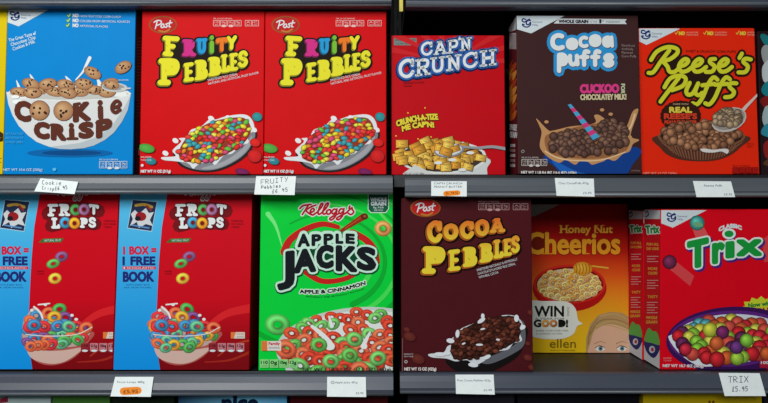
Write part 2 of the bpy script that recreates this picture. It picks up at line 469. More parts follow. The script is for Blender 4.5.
# ------------------------------------------------------------------ cereal cartons
DEP = 0.055
def carton(name, label, color, xl, xr, top, zdeck, Y0, lean=0.0, depth=DEP, group=None, cat='cereal box', top_w=None):
    """xl, xr: the two bottom front corners measured at depth Y0; top: measured height of the top edge"""
    lean = R(lean)
    # rests on its rear bottom edge when it leans back
    zf = zdeck + max(0.0, depth*math.sin(lean)) + 0.0003
    yp = 201.5
    pl = hit(xl, 201.5, Vector((0, Y0, 0)), Vector((0, 1, 0))); 
    O = Vector((0, Y0, zf)); N = Vector((0, -math.cos(lean), math.sin(lean)))
    # bottom corners: find x at height zf on plane
    tt = (Y0 - CAM.y); d = tt*math.cos(PITCH) + (zf - CAM.z)*math.sin(PITCH)
    X0, X1 = (xl-384)/FPX*d, (xr-384)/FPX*d
    top_hit = hit(384, top, O, N); H = (top_hit - O).length; W = X1 - X0
    cx = (X0+X1)/2
    root = empty(name, (cx, Y0, zf), -lean, label, cat, group)
    # local: x -W/2..W/2, y 0..depth, z 0..H
    t = 0.0006; m = card(name + '_card', color)
    v, f = boxv(-W/2, W/2, 0, depth, 0, H); mesh_obj('carton', v, f, m, root, bevel=0.0011)
    v, f = join([boxv(-W/2 + 0.0015, W/2 - 0.0015, 0.0015, depth*0.72, H, H + t), boxv(-0.03, 0.03, depth*0.70, depth*0.78, H, H + t*1.6)])
    mesh_obj('top_flap', v, f, m, root, bevel=0.0002)
    v, f = boxv(-W/2 + 0.0015, W/2 - 0.0015, depth*0.3, depth - 0.0015, -t*0.4, 0.0002); mesh_obj('bottom_flap', v, f, m, root)
    M = root.matrix_basis
    def project(p):
        q = M @ Vector(p) - CAM; z = q.dot(FWD); return (384 + q.dot(RIGHT)/z*FPX, 201.5 - q.dot(UP)/z*FPX)
    e = 0.0006
    fc = [project((-W/2+e, 0, H-e)), project((W/2-e, 0, H-e)), project((W/2-e, 0, e)), project((-W/2+e, 0, e))]
    A = Art(root, O, N, fc)
    A.W, A.H, A.D, A.project, A.M = W, H, depth, project, M
    return root, A
def side_art(root, A, side):
    W, H, D = A.W, A.H, A.D; s = -1 if side == 'left' else 1; x = s*W/2; e = 0.001
    fc = [A.project((x, e, H-e)), A.project((x, D-e, H-e)), A.project((x, D-e, e)), A.project((x, e, e))]
    return Art(root, A.M @ Vector((x, 0, 0)), (s, 0, 0), fc)
WH = (212, 220, 222)

SLAB = {  # strokes in a unit cell, y up; every letter ends in slab feet
 'C': [[(0.92, 0.98), (0.92, 0.66)], [(0.92, 0.78), (0.72, 0.97), (0.45, 0.98), (0.15, 0.8), (0.05, 0.5), (0.15, 0.18), (0.45, 0.0), (0.75, 0.04), (0.95, 0.25)]],
 'A': [[(0.12, 0.02), (0.48, 1.0)], [(0.52, 1.0), (0.88, 0.02)], [(0.25, 0.33), (0.75, 0.33)], [(-0.02, 0.0), (0.3, 0.0)], [(0.7, 0.0), (1.02, 0.0)], [(0.3, 1.0), (0.6, 1.0)]],
 'P': [[(0.22, 0.0), (0.22, 1.0)], [(0.05, 1.0), (0.55, 1.0)], [(0.5, 1.0), (0.85, 0.95), (0.95, 0.74), (0.82, 0.5), (0.5, 0.46), (0.25, 0.46)], [(0.0, 0.0), (0.45, 0.0)]],
 'R': [[(0.2, 0.0), (0.2, 1.0)], [(0.02, 1.0), (0.5, 1.0)], [(0.45, 1.0), (0.8, 0.95), (0.88, 0.75), (0.78, 0.54), (0.45, 0.48), (0.2, 0.48)], [(0.5, 0.48), (0.84, 0.02)], [(0.0, 0.0), (0.4, 0.0)], [(0.72, 0.0), (1.02, 0.0)]],
 'U': [[(0.2, 1.0), (0.18, 0.4), (0.28, 0.08), (0.5, 0.0), (0.72, 0.08), (0.82, 0.4), (0.8, 1.0)], [(0.0, 1.0), (0.38, 1.0)], [(0.64, 1.0), (1.0, 1.0)]],
 'N': [[(0.2, 0.0), (0.2, 1.0)], [(0.2, 1.0), (0.8, 0.0)], [(0.8, 0.0), (0.8, 1.0)], [(0.0, 1.0), (0.22, 1.0)], [(0.0, 0.0), (0.38, 0.0)], [(0.64, 1.0), (1.0, 1.0)]],
 'H': [[(0.2, 0.0), (0.2, 1.0)], [(0.8, 0.0), (0.8, 1.0)], [(0.2, 0.5), (0.8, 0.5)], [(0.0, 1.0), (0.38, 1.0)], [(0.0, 0.0), (0.38, 0.0)], [(0.62, 1.0), (1.0, 1.0)], [(0.62, 0.0), (1.0, 0.0)]],
 'F': [[(0.25, 0.0), (0.25, 1.0)], [(0.02, 1.0), (1.0, 1.0)], [(0.25, 0.5), (0.68, 0.5)], [(0.02, 0.0), (0.5, 0.0)]],
 'E': [[(0.22, 0.0), (0.22, 1.0)], [(0.02, 1.0), (0.9, 1.0)], [(0.22, 0.5), (0.75, 0.5)], [(0.02, 0.0), (0.95, 0.0)]],
 'L': [[(0.3, 0.0), (0.3, 1.0)], [(0.05, 1.0), (0.55, 1.0)], [(0.05, 0.0), (1.0, 0.0)], [(1.0, 0.0), (1.0, 0.2)]],
 'B': [[(0.2, 0.0), (0.2, 1.0)], [(0.02, 1.0), (0.45, 1.0)], [(0.4, 1.0), (0.75, 0.94), (0.84, 0.76), (0.72, 0.56), (0.4, 0.52), (0.2, 0.52)], [(0.4, 0.52), (0.84, 0.46), (0.97, 0.25), (0.84, 0.05), (0.4, 0.0)], [(0.02, 0.0), (0.45, 0.0)]],
 'S': [[(0.92, 0.8), (0.7, 0.98), (0.35, 0.98), (0.12, 0.82), (0.2, 0.6), (0.5, 0.5), (0.82, 0.4), (0.92, 0.2), (0.7, 0.02), (0.3, 0.0), (0.04, 0.16)]],
 'T': [[(0.5, 0.0), (0.5, 1.0)], [(0.0, 1.0), (1.0, 1.0)], [(0.0, 1.0), (0.0, 0.82)], [(1.0, 1.0), (1.0, 0.82)]],
 'Y': [[(0.08, 1.0), (0.5, 0.5)], [(0.92, 1.0), (0.5, 0.5)], [(0.5, 0.5), (0.45, 0.0)]],
 'I': [[(0.5, 0.0), (0.5, 0.62)], [(0.5, 0.98), (0.5, 1.0)]],
 'O': [[(0.5, 1.0), (0.12, 0.85), (0.0, 0.5), (0.12, 0.15), (0.5, 0.0), (0.88, 0.15), (1.0, 0.5), (0.88, 0.85), (0.5, 1.0)]],
 'K': [[(0.15, 0.0), (0.2, 1.0)], [(0.9, 1.0), (0.25, 0.45)], [(0.4, 0.55), (0.95, 0.0)], [(0.0, 1.0), (0.35, 1.0)]],
 'c': [[(0.86, 0.93), (0.5, 1.0), (0.12, 0.84), (0.0, 0.5), (0.12, 0.16), (0.5, 0.0), (0.92, 0.08)]],
 'a': [[(0.45, 1.0), (0.1, 0.85), (0.0, 0.5), (0.1, 0.15), (0.45, 0.0), (0.8, 0.2), (0.9, 0.5), (0.8, 0.85), (0.45, 1.0)], [(0.92, 1.0), (1.0, 0.0)]],
 'u': [[(0.0, 1.0), (0.02, 0.35), (0.3, 0.0), (0.7, 0.08), (0.92, 0.4)], [(0.92, 1.0), (1.0, 0.0)]],
 'f': [[(1.0, 0.95), (0.6, 1.0), (0.42, 0.75), (0.42, 0.0)], [(0.0, 0.58), (0.85, 0.58)]],
 'p': [[(0.12, 1.0), (0.12, 0.0)], [(0.12, 1.0), (0.6, 1.0), (0.98, 0.8), (0.85, 0.5), (0.5, 0.42), (0.12, 0.45)]],
 'i': [[(0.5, 0.0), (0.45, 0.66)], [(0.4, 0.98), (0.42, 1.0)]],
 'e': [[(0.1, 0.45), (0.9, 0.55), (0.8, 0.9), (0.45, 1.0), (0.08, 0.7), (0.1, 0.25), (0.45, 0.0), (0.92, 0.15)]],
 "'": [[(0.5, 1.05), (0.3, 0.8)]]}
def slab(A, cells, layers):
    """cells: (char, x0, y0, x1, y1, slope, width, colour) give the stroke centre lines; layers: (grow, colour or factor or None, dx, dy)"""
    for grow, c, ox, oy in layers:
        A.nxt(True)
        if callable(c): A.fun = c
        for ch, x0, y0, x1, y1, sl, wd, own in cells:
            cc = own if c is None else (shade(own, c) if isinstance(c, float) else c)
            for l in SLAB[ch]:
                pts = [(x0 + x*(x1-x0) + ox, y1 + y*(y0-y1) + oy + sl*(x - 0.5)*(x1-x0)) for x, y in l]
                c2 = own if callable(cc) else cc
                A.stroke(pts, wd + 2*grow, c2, smooth=len(pts) > 3, new=False)

# ---- 1: blue cookie cereal box
def cookie_box():
    root, A = carton('cereal_box', 'bright blue cereal box with a white bowl of chocolate chip cookies and brown lettering', (0, 128, 200), 3.0, 132.6, 9.6, Z_UP, 0.0, 0.4)
    B = (10, 132, 205)
    maker_corner(A, [(5, 8), (50, 9), (18.8, 26.5), (4, 21)], 15.3, 16.2)
    A.part('claims_text')
    for i, (a, b_, xe) in enumerate((('NO', 'HIGH FRUCTOSE CORN SYRUP', 121), ('NO', 'COLORS FROM ARTIFICIAL SOURCES', 130), ('NO', 'ARTIFICIAL FLAVORS', 108))):
        y = 17.2 + 4.9*i
        A.ell(69 - 0.6*i, y - 1.6, 2.1, 2.0, (60, 140, 90)); A.stroke([(67.8 - .6*i, y-1.6), (68.8 - .6*i, y-0.6), (70.6 - .6*i, y-3.2)], 0.7, (210, 225, 150), smooth=False)
        A.text(a, 73, y, 78.5, y + 0.1, 3.2, WH, 0.3); A.text(b_, 80, y, xe, y + 0.8, 2.1, WH, 0.16)
    A.part('slogan_text')
    for i, t in enumerate(('The Great Taste of', 'Chocolate Chip', 'Cookies & Milk')):
        A.text(t, 9.5 + 2*i, 42 + 4.4*i, 36.5 - (0.5*i if i else 0), 34.5 + 4.2*i, 3.2, (190, 215, 230), 0.1)
    A.part('bowl_picture')
    A.ell(70, 153, 43, 4.2, (8, 98, 165)); A.ell(72, 153, 30, 2.6, (6, 72, 130))
    P = [(6.5, 92), (8.5, 104), (12.8, 115.7), (19, 126), (28.5, 135.6), (37, 142), (48.5, 146.5), (60, 149), (71, 149.3), (84, 148.2), (94, 145.6), (105, 140), (114, 132.8), (122, 122), (128, 110), (131, 93)]
    A.poly(P, (212, 214, 212))
    A.poly([(50, 147)] + [(60, 149), (71, 149.3), (84, 148.2), (94, 145.6), (105, 140), (114, 132.8), (122, 122), (128, 110), (131, 95), (124, 108), (113, 125), (100, 136), (80, 143)], (178, 188, 192))
    A.ell(69, 93.5, 62.5, 7.5, (225, 225, 220)); A.ell(69, 94, 60, 6, (190, 190, 184))
    # milk crown
    for x, y, r_, h in ((20, 92, 7, 12), (34, 84, 8, 10), (70, 84, 9, 8), (100, 86, 8, 10), (120, 90, 7, 8)):
        A.poly([(x-r_, y+6), (x-r_*0.3, y-1), (x-r_*0.5, y-h), (x+r_*0.3, y-2), (x+r_, y+6)], (228, 230, 226), smooth=True)
    A.stroke([(76, 80), (83, 72), (87, 64), (90, 58)], 1.2, (225, 228, 226), w1=3.6)
    for x, y in ((20, 92), (38, 90), (56, 92), (79, 92), (95, 90)): cookie(A, x, y, 9.5, 4.6, 0.1)
    for x, y, a in ((31, 84, 0.3), (48, 84, -0.2), (66, 85, 0.2), (84, 84, 0.1), (93, 73, 0.5), (110, 84, -0.3), (33, 93, 0), (68, 93, 0.2), (107, 92, 0)): cookie(A, x, y, 9, 5.4, a)
    A.ell(115, 87.5, 13, 4.6, (195, 196, 192), 0.05); A.ell(114, 87.2, 11, 3.4, (150, 150, 146), 0.05); cookie(A, 112, 85, 7.5, 4.4, 0.2)
    A.stroke([(122, 89), (130.5, 88.5)], 1.6, (200, 200, 198), smooth=False)
    A.ell(16, 97, 4, 1.8, (235, 238, 236)); A.ell(18, 102, 5, 2.4, (235, 238, 236))
    A.part('loose_cookie_picture'); cookie(A, 123.5, 67.5, 8.6, 5.6, -0.5)
    A.text('ENLARGED', 119, 81, 129, 81, 1.4, WH, 0.05)
    A.part('title_lettering')
    br = (92, 46, 34)
    it = [('C', 16.5, 102.5, 30, 120, 0.15, br), ('K', 75, 104, 89.5, 120, -0.12, br),  
          ('C', 36, 123.5, 48.5, 137.5, 0.12, br), ('R', 53, 125.5, 65, 139, 0.05, br), ('S', 80.5, 123.5, 92.5, 137, -0.08, br), ('P', 98, 120.5, 111, 135.5, -0.22, br)]
    A.letters(it, [(1.75, None, 0, 0)]); slab(A, [('i', 98, 102.5, 104, 117.5, -0.2, 5.2, br), ('i', 69.5, 125.5, 75, 137.5, 0, 5.2, br), ('e', 112, 101.5, 121, 112.5, -0.25, 3.7, br)], [(0, None, 0, 0)])
    for x0, y0, x1, y1 in ((74.5, 104.5, 80, 103.6), (51.5, 125, 57, 125), (68, 138.8, 77.6, 138.6), (96.8, 123, 101, 122)): A.stroke([(x0, y0), (x1, y1)], 2.6, br, smooth=False)
    cookie(A, 40, 110.5, 9.7, 9.7); cookie(A, 64, 111, 9.7, 9.7)
    A.part('fine_print')
    lines(A, ('NATURALLY AND', 'ARTIFICIALLY', 'FLAVORED CEREAL'), 6, 135, 24, 4.2, 2.2, (70, 165, 215))
    A.part('weight_text'); A.text('NET WT 10.6 OZ (300g)', 4, 171, 43, 171, 2.4, WH, 0.18); A.ell(55, 169.5, 1.9, 1.6, (90, 180, 225))
    nutrition(A, 100, 161.5, 4, 6.2, 6.6, WH, 0.9)
    A.flush()
    S = side_art(root, A, 'right')
    S.part('side_panel', 'dark brown side panel with fine pale text')
    x0, x1 = 136.2, 160
    S.rect(132, 5, 136.2, 178, (8, 70, 115)); S.rect(x0, 5, x1, 178, (92, 62, 52))
    for i in range(26): S.rect(137, 38 + 3.1*i, 150, 38.7 + 3.1*i, (150, 125, 112))
    S.rect(137, 145, 150, 158, (40, 80, 40)); S.text('i', 138, 155, 140.5, 155, 7, WH, 0.3)
    S.flush()
cookie_box()

# ---- 2, 3: the pair of red boxes with bubble lettering
def post_oval(A, cx, cy, rx, ry):
    A.part('maker_badge')
    A.ell(cx, cy, rx+1.2, ry+1.2, (150, 85, 35), n=28); A.ell(cx, cy, rx, ry, (185, 30, 30), n=28)
    A.stroke([(cx-rx*0.3, cy+ry*0.78), (cx+rx*0.15, cy+ry*0.92), (cx+rx*0.5, cy+ry*0.6)], 1.5, (190, 120, 50))
    k = rx/14
    q = lambda l: [(cx + x*k, cy + y*k) for x, y in l]
    A.strokes([q([(-6.2, -3.6), (-7, 0), (-8.2, 4.2)]), q([(-9.6, -2.6), (-6, -4.6), (-2.2, -4), (-2.2, -1.2), (-6.6, 0.8)]),
               q([(-0.6, -0.6), (-2.2, 1.6), (-0.8, 3.2), (1.2, 1.6), (0.6, -0.6), (-0.6, -0.6)]), q([(5, -1.2), (3.2, -0.6), (4.6, 1.2), (3.6, 2.8), (1.8, 2.4)]),
               q([(8, -4.6), (7, -0.6), (6.6, 2), (8, 2.4)]), q([(5.4, -1.6), (9.8, -2.2)])], 1.25*k, WH)
def flake(cs):
    def d(A, x, y):
        c = rnd.choice(cs); r_ = rnd.uniform(2.5, 3.6); a = rnd.uniform(-0.9, 0.5)
        A.ell(x, y, r_*1.1, r_*0.75, shade(c, 0.5), a, n=9); A.ell(x, y, r_, r_*0.62, shade(c, 0.85), a, hi=shade(c, 1.25), n=9)
    return d
FRUIT = [(215, 40, 40), (225, 200, 50), (225, 130, 40), (95, 175, 60), (60, 150, 160), (205, 70, 110), (225, 60, 50), (230, 210, 70)]
def fruit_box(label, dx, xl, xr, top, lean, Y0=0.0):
    root, A = carton('cereal_box', label, (204, 8, 14), xl, xr, top, Z_UP, Y0, lean, group=None)
    A.dx = dx
    post_oval(A, 163, 24.8, 13, 7.6)
    nutrition(A, 213.5, 20.5, 6, 6.2, 5.6, (235, 190, 185), 1.0)
    A.part('title_lettering')
    Y = (228, 220, 45)
    it = [('F', 165, 38.5, 177.5, 54, 0.06, 4.4, Y), ('R', 184, 41, 194.5, 54.5, 0.02, 3.0, (205, 45, 130)), ('U', 198, 40, 206, 52, -0.05, 3.0, (35, 150, 205)), ('I', 209.6, 37.5, 214.4, 51.5, 0, 4.0, (115, 185, 50)),
          ('T', 218, 39.5, 226, 50, -0.1, 3.3, (232, 120, 35)), ('Y', 228, 37.5, 236, 48, -0.12, 3.3, Y),
          ('P', 160.5, 61, 178, 82.5, 0.0, 5.2, Y), ('E', 185.5, 64.5, 192.8, 79.5, -0.14, 3.4, Y), ('B', 196.5, 61.5, 206.5, 78, -0.12, 3.4, Y), ('B', 210, 58.5, 220, 74, -0.12, 3.3, Y), ('L', 222.6, 56, 228.6, 70.5, -0.14, 3.3, Y), ('E', 231, 54.8, 237, 69, -0.14, 3.1, Y), ('S', 239.5, 52.4, 246.8, 65.4, -0.15, 3.3, Y)]
    slab(A, it, [(2.5, (24, 12, 8), -0.4, 0.8), (0.4, 0.6, -0.9, 1.2), (0.2, None, 0, 0)])
    for x, y in ((166, 45), (170, 52), (165, 70), (171, 66), (188, 75), (201, 70), (214, 64), (225, 66), (233, 62), (243, 58)):
        A.stroke([(x, y), (x+1.2, y+0.8), (x+1.4, y+2)], 0.35, (150, 130, 20))
    A.part('flavour_text')
    A.text('SWEETENED RICE CEREAL', 208, 81.5, 238, 75.2, 2.3, WH, 0.1); A.text('NATURAL AND ARTIFICIAL FRUIT FLAVOR', 208.6, 85, 259, 73.8, 2.3, WH, 0.1)
    A.part('bowl_picture')
    q = lambda l: [(130 + x/3.507, 90 + y/3.507) for x, y in l]
    A.poly(q([(160, 205), (172, 262), (235, 286), (310, 284), (385, 250), (428, 205), (438, 145), (300, 200)]), (38, 32, 34), smooth=True)
    A.poly(q([(165, 205), (178, 256), (238, 280), (308, 277), (380, 243), (422, 200), (432, 148), (300, 200)]), (128, 130, 136), smooth=True)
    A.poly(q([(250, 275), (308, 274), (378, 240), (418, 200), (428, 160), (395, 205), (330, 250)]), (160, 162, 166), smooth=True)
    rim = q([(150, 212), (180, 182), (172, 170), (200, 165), (215, 140), (250, 128), (285, 98), (300, 104), (340, 92), (400, 86), (428, 104), (436, 140), (412, 160), (416, 185), (385, 196), (360, 222), (330, 230), (300, 262), (280, 250), (240, 262), (222, 276), (205, 258), (160, 250), (120, 246), (112, 236), (160, 232)])
    A.poly(rim, (222, 225, 226), smooth=True)
    for x, y in ((285, 100), (160, 178), (125, 222), (435, 140), (345, 98)): A.ell(130 + x/3.507, 90 + y/3.507, 3.2, 2.4, (228, 230, 230), 0.5)
    fl = q([(172, 215), (198, 168), (235, 138), (300, 108), (385, 96), (416, 112), (424, 148), (398, 188), (345, 222), (290, 246), (230, 256), (182, 244)])
    A.poly(fl, (150, 55, 35), smooth=True)
    dr = flake(FRUIT); pile(A, 104, inpoly(fl), lambda x, y: dr(A, x, y))
    for x, y, rx, ry, c in ((447, 95, 17, 15, (45, 130, 135)), (60, 205, 28, 15, (75, 150, 60)), (75, 250, 19, 12, (40, 120, 130)), (438, 232, 24, 22, (190, 32, 32)), (440, 185, 18, 14, (200, 34, 30)), (395, 288, 24, 12, (110, 30, 80)), (300, 60, 0, 0, WH)):
        if rx: A.part('loose_flake_picture'); A.ell(130 + x/3.507, 90 + y/3.507, rx/3.507*1.06, ry/3.507*1.06, shade(c, 0.6), 0.2); A.ell(130 + x/3.507, 90 + y/3.507, rx/3.507, ry/3.507, c, 0.2, hi=shade(c, 1.2))
    A.part('weight_text'); A.text('NET WT 11 OZ (311g)', 141.5, 172.6, 171, 172.6, 2.5, WH, 0.2)
    lines(A, ('ENLARGED', 'TO SHOW TEXTURE'), 141.5, 158, 152, 3, 1.5, WH)
    A.ell(142.8, 165.5, 1.4, 1.4, WH)
    A.flush()
fruit_box('red cereal box with rainbow and yellow bubble lettering, left one beside the blue box', 0, 139.3, 263.2, 10.8, 0.3)
fruit_box('red cereal box with rainbow and yellow bubble lettering, right one beside the shelf gap', 122.6, 263.8, 386.4, 11.2, 0.3)

# ---- 4: red box with white slab lettering
def captain_box():
    root, A = carton('cereal_box', 'red cereal box with white blue-edged slab lettering and a bowl of yellow squares', (188, 10, 22), 391.6, 505.6, 35.5, Z_UP, 0.012, 0.6)
    A.part('whole_grain_badge'); A.rect(393.8, 38.2, 416.5, 45.4, (120, 130, 125)); A.text('WHOLE GRAIN', 394.8, 41.4, 415.4, 41.2, 2.4, (40, 45, 45), 0.2); A.text('21g PER SERVING', 396, 44.4, 414, 44.3, 1.5, (60, 65, 65), 0.1)
    A.part('glow_burst')
    for i in range(9):
        a = -2.9 + i*0.35; A.poly([(450, 62), (450 + 70*math.cos(a), 62 + 45*math.sin(a)), (450 + 70*math.cos(a+0.14), 62 + 45*math.sin(a+0.14))], (200, 34, 38))
    A.part('title_lettering')
    cells = [('C', 421.5, 43, 432, 54.5), ('A', 434.5, 42, 446, 53.6), ('P', 448, 40.8, 457.4, 52.4), ("'", 457.5, 38, 462, 46), ('N', 460.5, 38.6, 471, 49.8),
             ('C', 399.5, 60.5, 413.5, 76.5), ('R', 416, 60, 429.3, 74.6), ('U', 431, 58, 444.5, 71.2), ('N', 447, 56, 460.6, 69.6), ('C', 463.5, 53.5, 477, 66.8), ('H', 480.5, 51, 495.5, 65)]
    for grow, c, ox, oy in ((2.6, (22, 30, 78), -0.5, 0.9), (1.9, (45, 95, 165), 0, 0), (0.0, (222, 226, 226), 0, 0)):
        for ch, x0, y0, x1, y1 in cells:
            A.nxt(); wd = (y1-y0)*0.21 + 2*grow
            for l in SLAB[ch]:
                pts = [(x0 + x*(x1-x0) + ox, y1 + y*(y0-y1) + oy - 0.12*(x*(x1-x0)-(x1-x0)/2)) for x, y in l]
                foot = len(l) == 2 and l[0][1] == l[1][1] and l[0][1] in (0.0, 1.0)
                A.stroke(pts, (wd if not foot else wd*0.72 if grow == 0 else wd - 0.6), c, smooth=len(pts) > 3, new=False)
    A.part('fine_print'); lines(A, ('Sweetened Corn & Oat', 'Cereal'), 403.5, 84, 424, 3, 2.0, (90, 12, 18), -0.04, widths=(1, 0.4))
    A.part('slogan_lettering'); yl = (226, 205, 60)
    A.text('CRUNCH-A-TIZE', 397, 126.5, 438, 119.5, 5.4, yl, 0.45, [(0.6, (70, 20, 15))], bend=2); A.text("ME CAP'N!", 402.5, 131.5, 434, 127.5, 5.0, yl, 0.45, [(0.6, (70, 20, 15))], bend=2)
    for x, y in ((408, 113), (396, 136), (418, 139), (431, 137), (425, 108)): A.ell(x, y, 0.8, 0.8, yl, n=6)
    A.part('bowl_picture')
    A.poly([(408, 156), (414, 168), (420, 180), (480, 180), (487, 168), (487, 158), (440, 150)], (205, 208, 208), smooth=True)
    A.ell(442, 157, 45, 17, (222, 222, 216)); A.ell(442, 157, 42, 15, (70, 55, 50))
    def sq(x, y):
        a = rnd.uniform(-0.5, 0.5); r_ = rnd.uniform(3.6, 4.8); c = rnd.choice([(216, 160, 62), (224, 176, 80), (200, 138, 48)])
        def P(f, k): return [(x + f*(u*math.cos(a)*1.25 - v*math.sin(a)), y + f*(u*math.sin(a)*1.25 + v*math.cos(a)), shade(c, k*(1.15 if u+v < 0 else 0.8))) for u, v in ((-1, -0.8), (1, -0.8), (1, 0.8), (-1, 0.8))]
        A.poly(P(r_*1.1, 0.4), c); A.poly(P(r_, 1.0), c); A.poly(P(r_*0.55, 1.15), c)
        A.stroke([(x - r_*0.5, y), (x + r_*0.5, y + r_*0.2)], 0.5, shade(c, 0.6), smooth=False)
    pile(A, 40, inell(440, 155, 42, 13), sq)
    for x, y in ((402, 144), (403, 162), (425, 141), (428, 146), (440, 143), (448, 141), (419, 150), (436, 148), (421, 168), (446, 168), (468, 167), (413, 160)): sq(x, y)
    for x, y in ((452, 160), (470, 153), (438, 163), (462, 170)): A.ell(x, y, 4, 1.6, (225, 226, 220))
    A.poly([(403, 173.5), (415, 165), (438, 176), (420, 180), (403, 176)], (205, 208, 204), smooth=False)
    A.part('spoon_picture')
    A.stroke([(505, 149), (492, 147), (478, 148), (462, 147)], 3.2, (150, 152, 156), w1=2.2); A.ell(449, 150.5, 15, 7, (135, 138, 144), -0.1); A.ell(448.5, 150, 13.4, 5.8, (215, 216, 212), -0.1)
    for x, y in ((440, 148), (448, 146), (455, 149), (446, 152)): sq(x, y)
    A.part('weight_text'); A.text('NET WT 14 OZ (398g)', 404, 174.6, 424, 174.6, 1.8, (60, 60, 60), 0.1)
    A.flush()
captain_box()

# ---- 5: brown box of cocoa balls
def cocoa_puff_box():
    root, A = carton('cereal_box', 'dark brown cereal box with white and blue rounded lettering and a striped straw', (62, 36, 36), 518.2, 642.0, 15.6, Z_UP, 0.0, 1.0)
    maker_corner(A, [(515, 14), (566, 15), (531, 33.5), (515, 28.8)], 526.5, 23.2)
    A.part('whole_grain_banner'); A.poly([(559, 18.6), (626.8, 19.2), (624.8, 21.6), (626.8, 24.2), (553.5, 23.6)], (205, 210, 210)); dk = (40, 25, 40)
    A.text('WHOLE GRAIN', 558.7, 22.9, 588, 23, 2.9, dk, 0.3); A.text('IS THE', 590, 22.6, 597, 22.7, 1.6, dk, 0.05); A.text('1', 599.5, 23.1, 601, 23.1, 3.4, dk, 0.3); A.text('st', 601.8, 21.5, 604, 21.5, 1.4, dk, 0.1); A.text('INGREDIENT', 606, 22.8, 620, 22.9, 1.8, dk, 0.08)
    A.part('title_lettering'); Wt = (222, 226, 224)
    it = [('c', 552.5, 35.5, 563.5, 48.4, 0, 4.3), ('O', 567.6, 39.6, 576.4, 48.4, 0, 3.4), ('c', 580.2, 37.6, 587.4, 46.4, 0, 3.3), ('O', 590.6, 36, 599.6, 45.4, 0, 3.4), ('a', 603.6, 37.2, 612.2, 46.2, 0, 3.1),
          ('p', 558, 55, 566.4, 71, 0, 4.0), ('u', 570, 56, 577.4, 64.4, 0, 4.0), ('f', 581, 51.4, 588.4, 65, 0, 3.9), ('f', 592, 51.4, 599.4, 65, 0, 3.9), ('S', 604.5, 55.4, 612.6, 65.4, 0, 4.2)]
    slab(A, [q + (Wt,) for q in it], [(3.5, (45, 145, 205), 0, 0.3), (0.45, (95, 40, 50), 0.4, 0.5), (0.2, None, 0, 0)])
    A.part('flavour_text'); lines(A, ('Naturally and', 'Artificially', 'Flavored', 'Corn Puffs'), 621.5, 46.5, 636, 3.6, 2.3, (150, 130, 128), 0.02, widths=(0.9, 0.8, 0.75, 1))
    A.part('slogan_lettering'); A.text('CUCKOO', 580.5, 92.8, 618.5, 92.4, 7.8, (215, 60, 130), 0.75); A.text('CHOCOLATEY MILK!', 580.5, 99.9, 626, 99.4, 5.2, (205, 190, 150), 0.35, [(0.4, (40, 20, 20))])
    A.text('FOR', 621, 84, 621, 93.5, 3.6, (190, 200, 160), 0.25)
    A.part('bowl_picture')
    q = lambda l: [(505 + x/3.507, 90 + y/3.507) for x, y in l]
    A.poly(q([(150, 225), (175, 270), (225, 305), (400, 305), (445, 265), (458, 200)]), (20, 62, 135), smooth=True)
    A.poly(q([(165, 245), (195, 285), (235, 302), (330, 302), (250, 285)]), (30, 95, 180), smooth=True)
    tan = (190, 140, 92)
    A.poly(q([(128, 150), (122, 200), (150, 235), (190, 255), (212, 245), (245, 262), (262, 250), (290, 252), (305, 262), (330, 255), (345, 250), (360, 242), (385, 248), (412, 225), (436, 215), (448, 190), (470, 175), (440, 160), (462, 90), (466, 66), (446, 78), (425, 130), (405, 128), (360, 108), (330, 88), (312, 90), (318, 112), (290, 122), (230, 128), (170, 142), (150, 140), (110, 100), (120, 125)]), tan, smooth=True)
    A.poly(q([(140, 165), (150, 215), (200, 235), (300, 242), (380, 232), (430, 205), (430, 150), (380, 120), (300, 120), (180, 148)]), (150, 98, 62), smooth=True)
    A.stroke(q([(455, 85), (440, 130), (420, 150)]), 1.6, (225, 190, 145)); A.stroke(q([(140, 215), (190, 240), (260, 248), (340, 245), (420, 218)]), 1.0, (228, 195, 150))
    for x, y in ((370, 85), (437, 165), (145, 112), (340, 70)): A.ell(505 + x/3.507, 90 + y/3.507, 2.2, 1.6, tan)
    brc = [(92, 66, 56), (105, 76, 62), (80, 56, 48)]
    pile(A, 78, inpoly(q([(160, 160), (165, 205), (215, 225), (300, 230), (390, 215), (425, 190), (432, 150), (400, 110), (340, 115), (290, 140), (200, 150)])), lambda x, y: ball(A, x, y, rnd.uniform(3.4, 4.6), rnd.choice(brc)))
    A.part('straw_picture')
    a, b_ = (568.5, 104), (595.5, 138); n = 9
    for i in range(n):
        t0, t1 = i/n, (i+1)/n; w0, w1 = 1.5 + 2.2*t0, 1.5 + 2.2*t1
        p0 = (a[0] + (b_[0]-a[0])*t0, a[1] + (b_[1]-a[1])*t0); p1 = (a[0] + (b_[0]-a[0])*t1, a[1] + (b_[1]-a[1])*t1); nx, ny = 0.78, -0.62
        A.poly([(p0[0]-nx*w0, p0[1]-ny*w0), (p0[0]+nx*w0+0.8, p0[1]+ny*w0+1), (p1[0]+nx*w1+0.8, p1[1]+ny*w1+1), (p1[0]-nx*w1, p1[1]-ny*w1)], (205, 60, 120) if i % 2 else (70, 160, 200))
    nutrition(A, 521.5, 159.5, 4, 5.6, 6.2, (205, 195, 190), 0.9)
    A.part('weight_text'); A.text('NET WT 1 LB 0.6 OZ (16.6 OZ) (470g)', 521, 173.6, 576, 174.2, 2.5, (205, 200, 195), 0.2); A.text('SWEET0022', 631, 171.5, 639.5, 171.5, 1.3, (150, 130, 128)); A.ell(522.6, 151.6, 1.7, 1.7, (160, 145, 140)); A.ell(522.6, 151.6, 1.1, 1.1, (62, 36, 36))
    A.flush()
    S = side_art(root, A, 'left'); S.part('side_panel', 'maroon side panel with white boxes and an orange flame pattern')
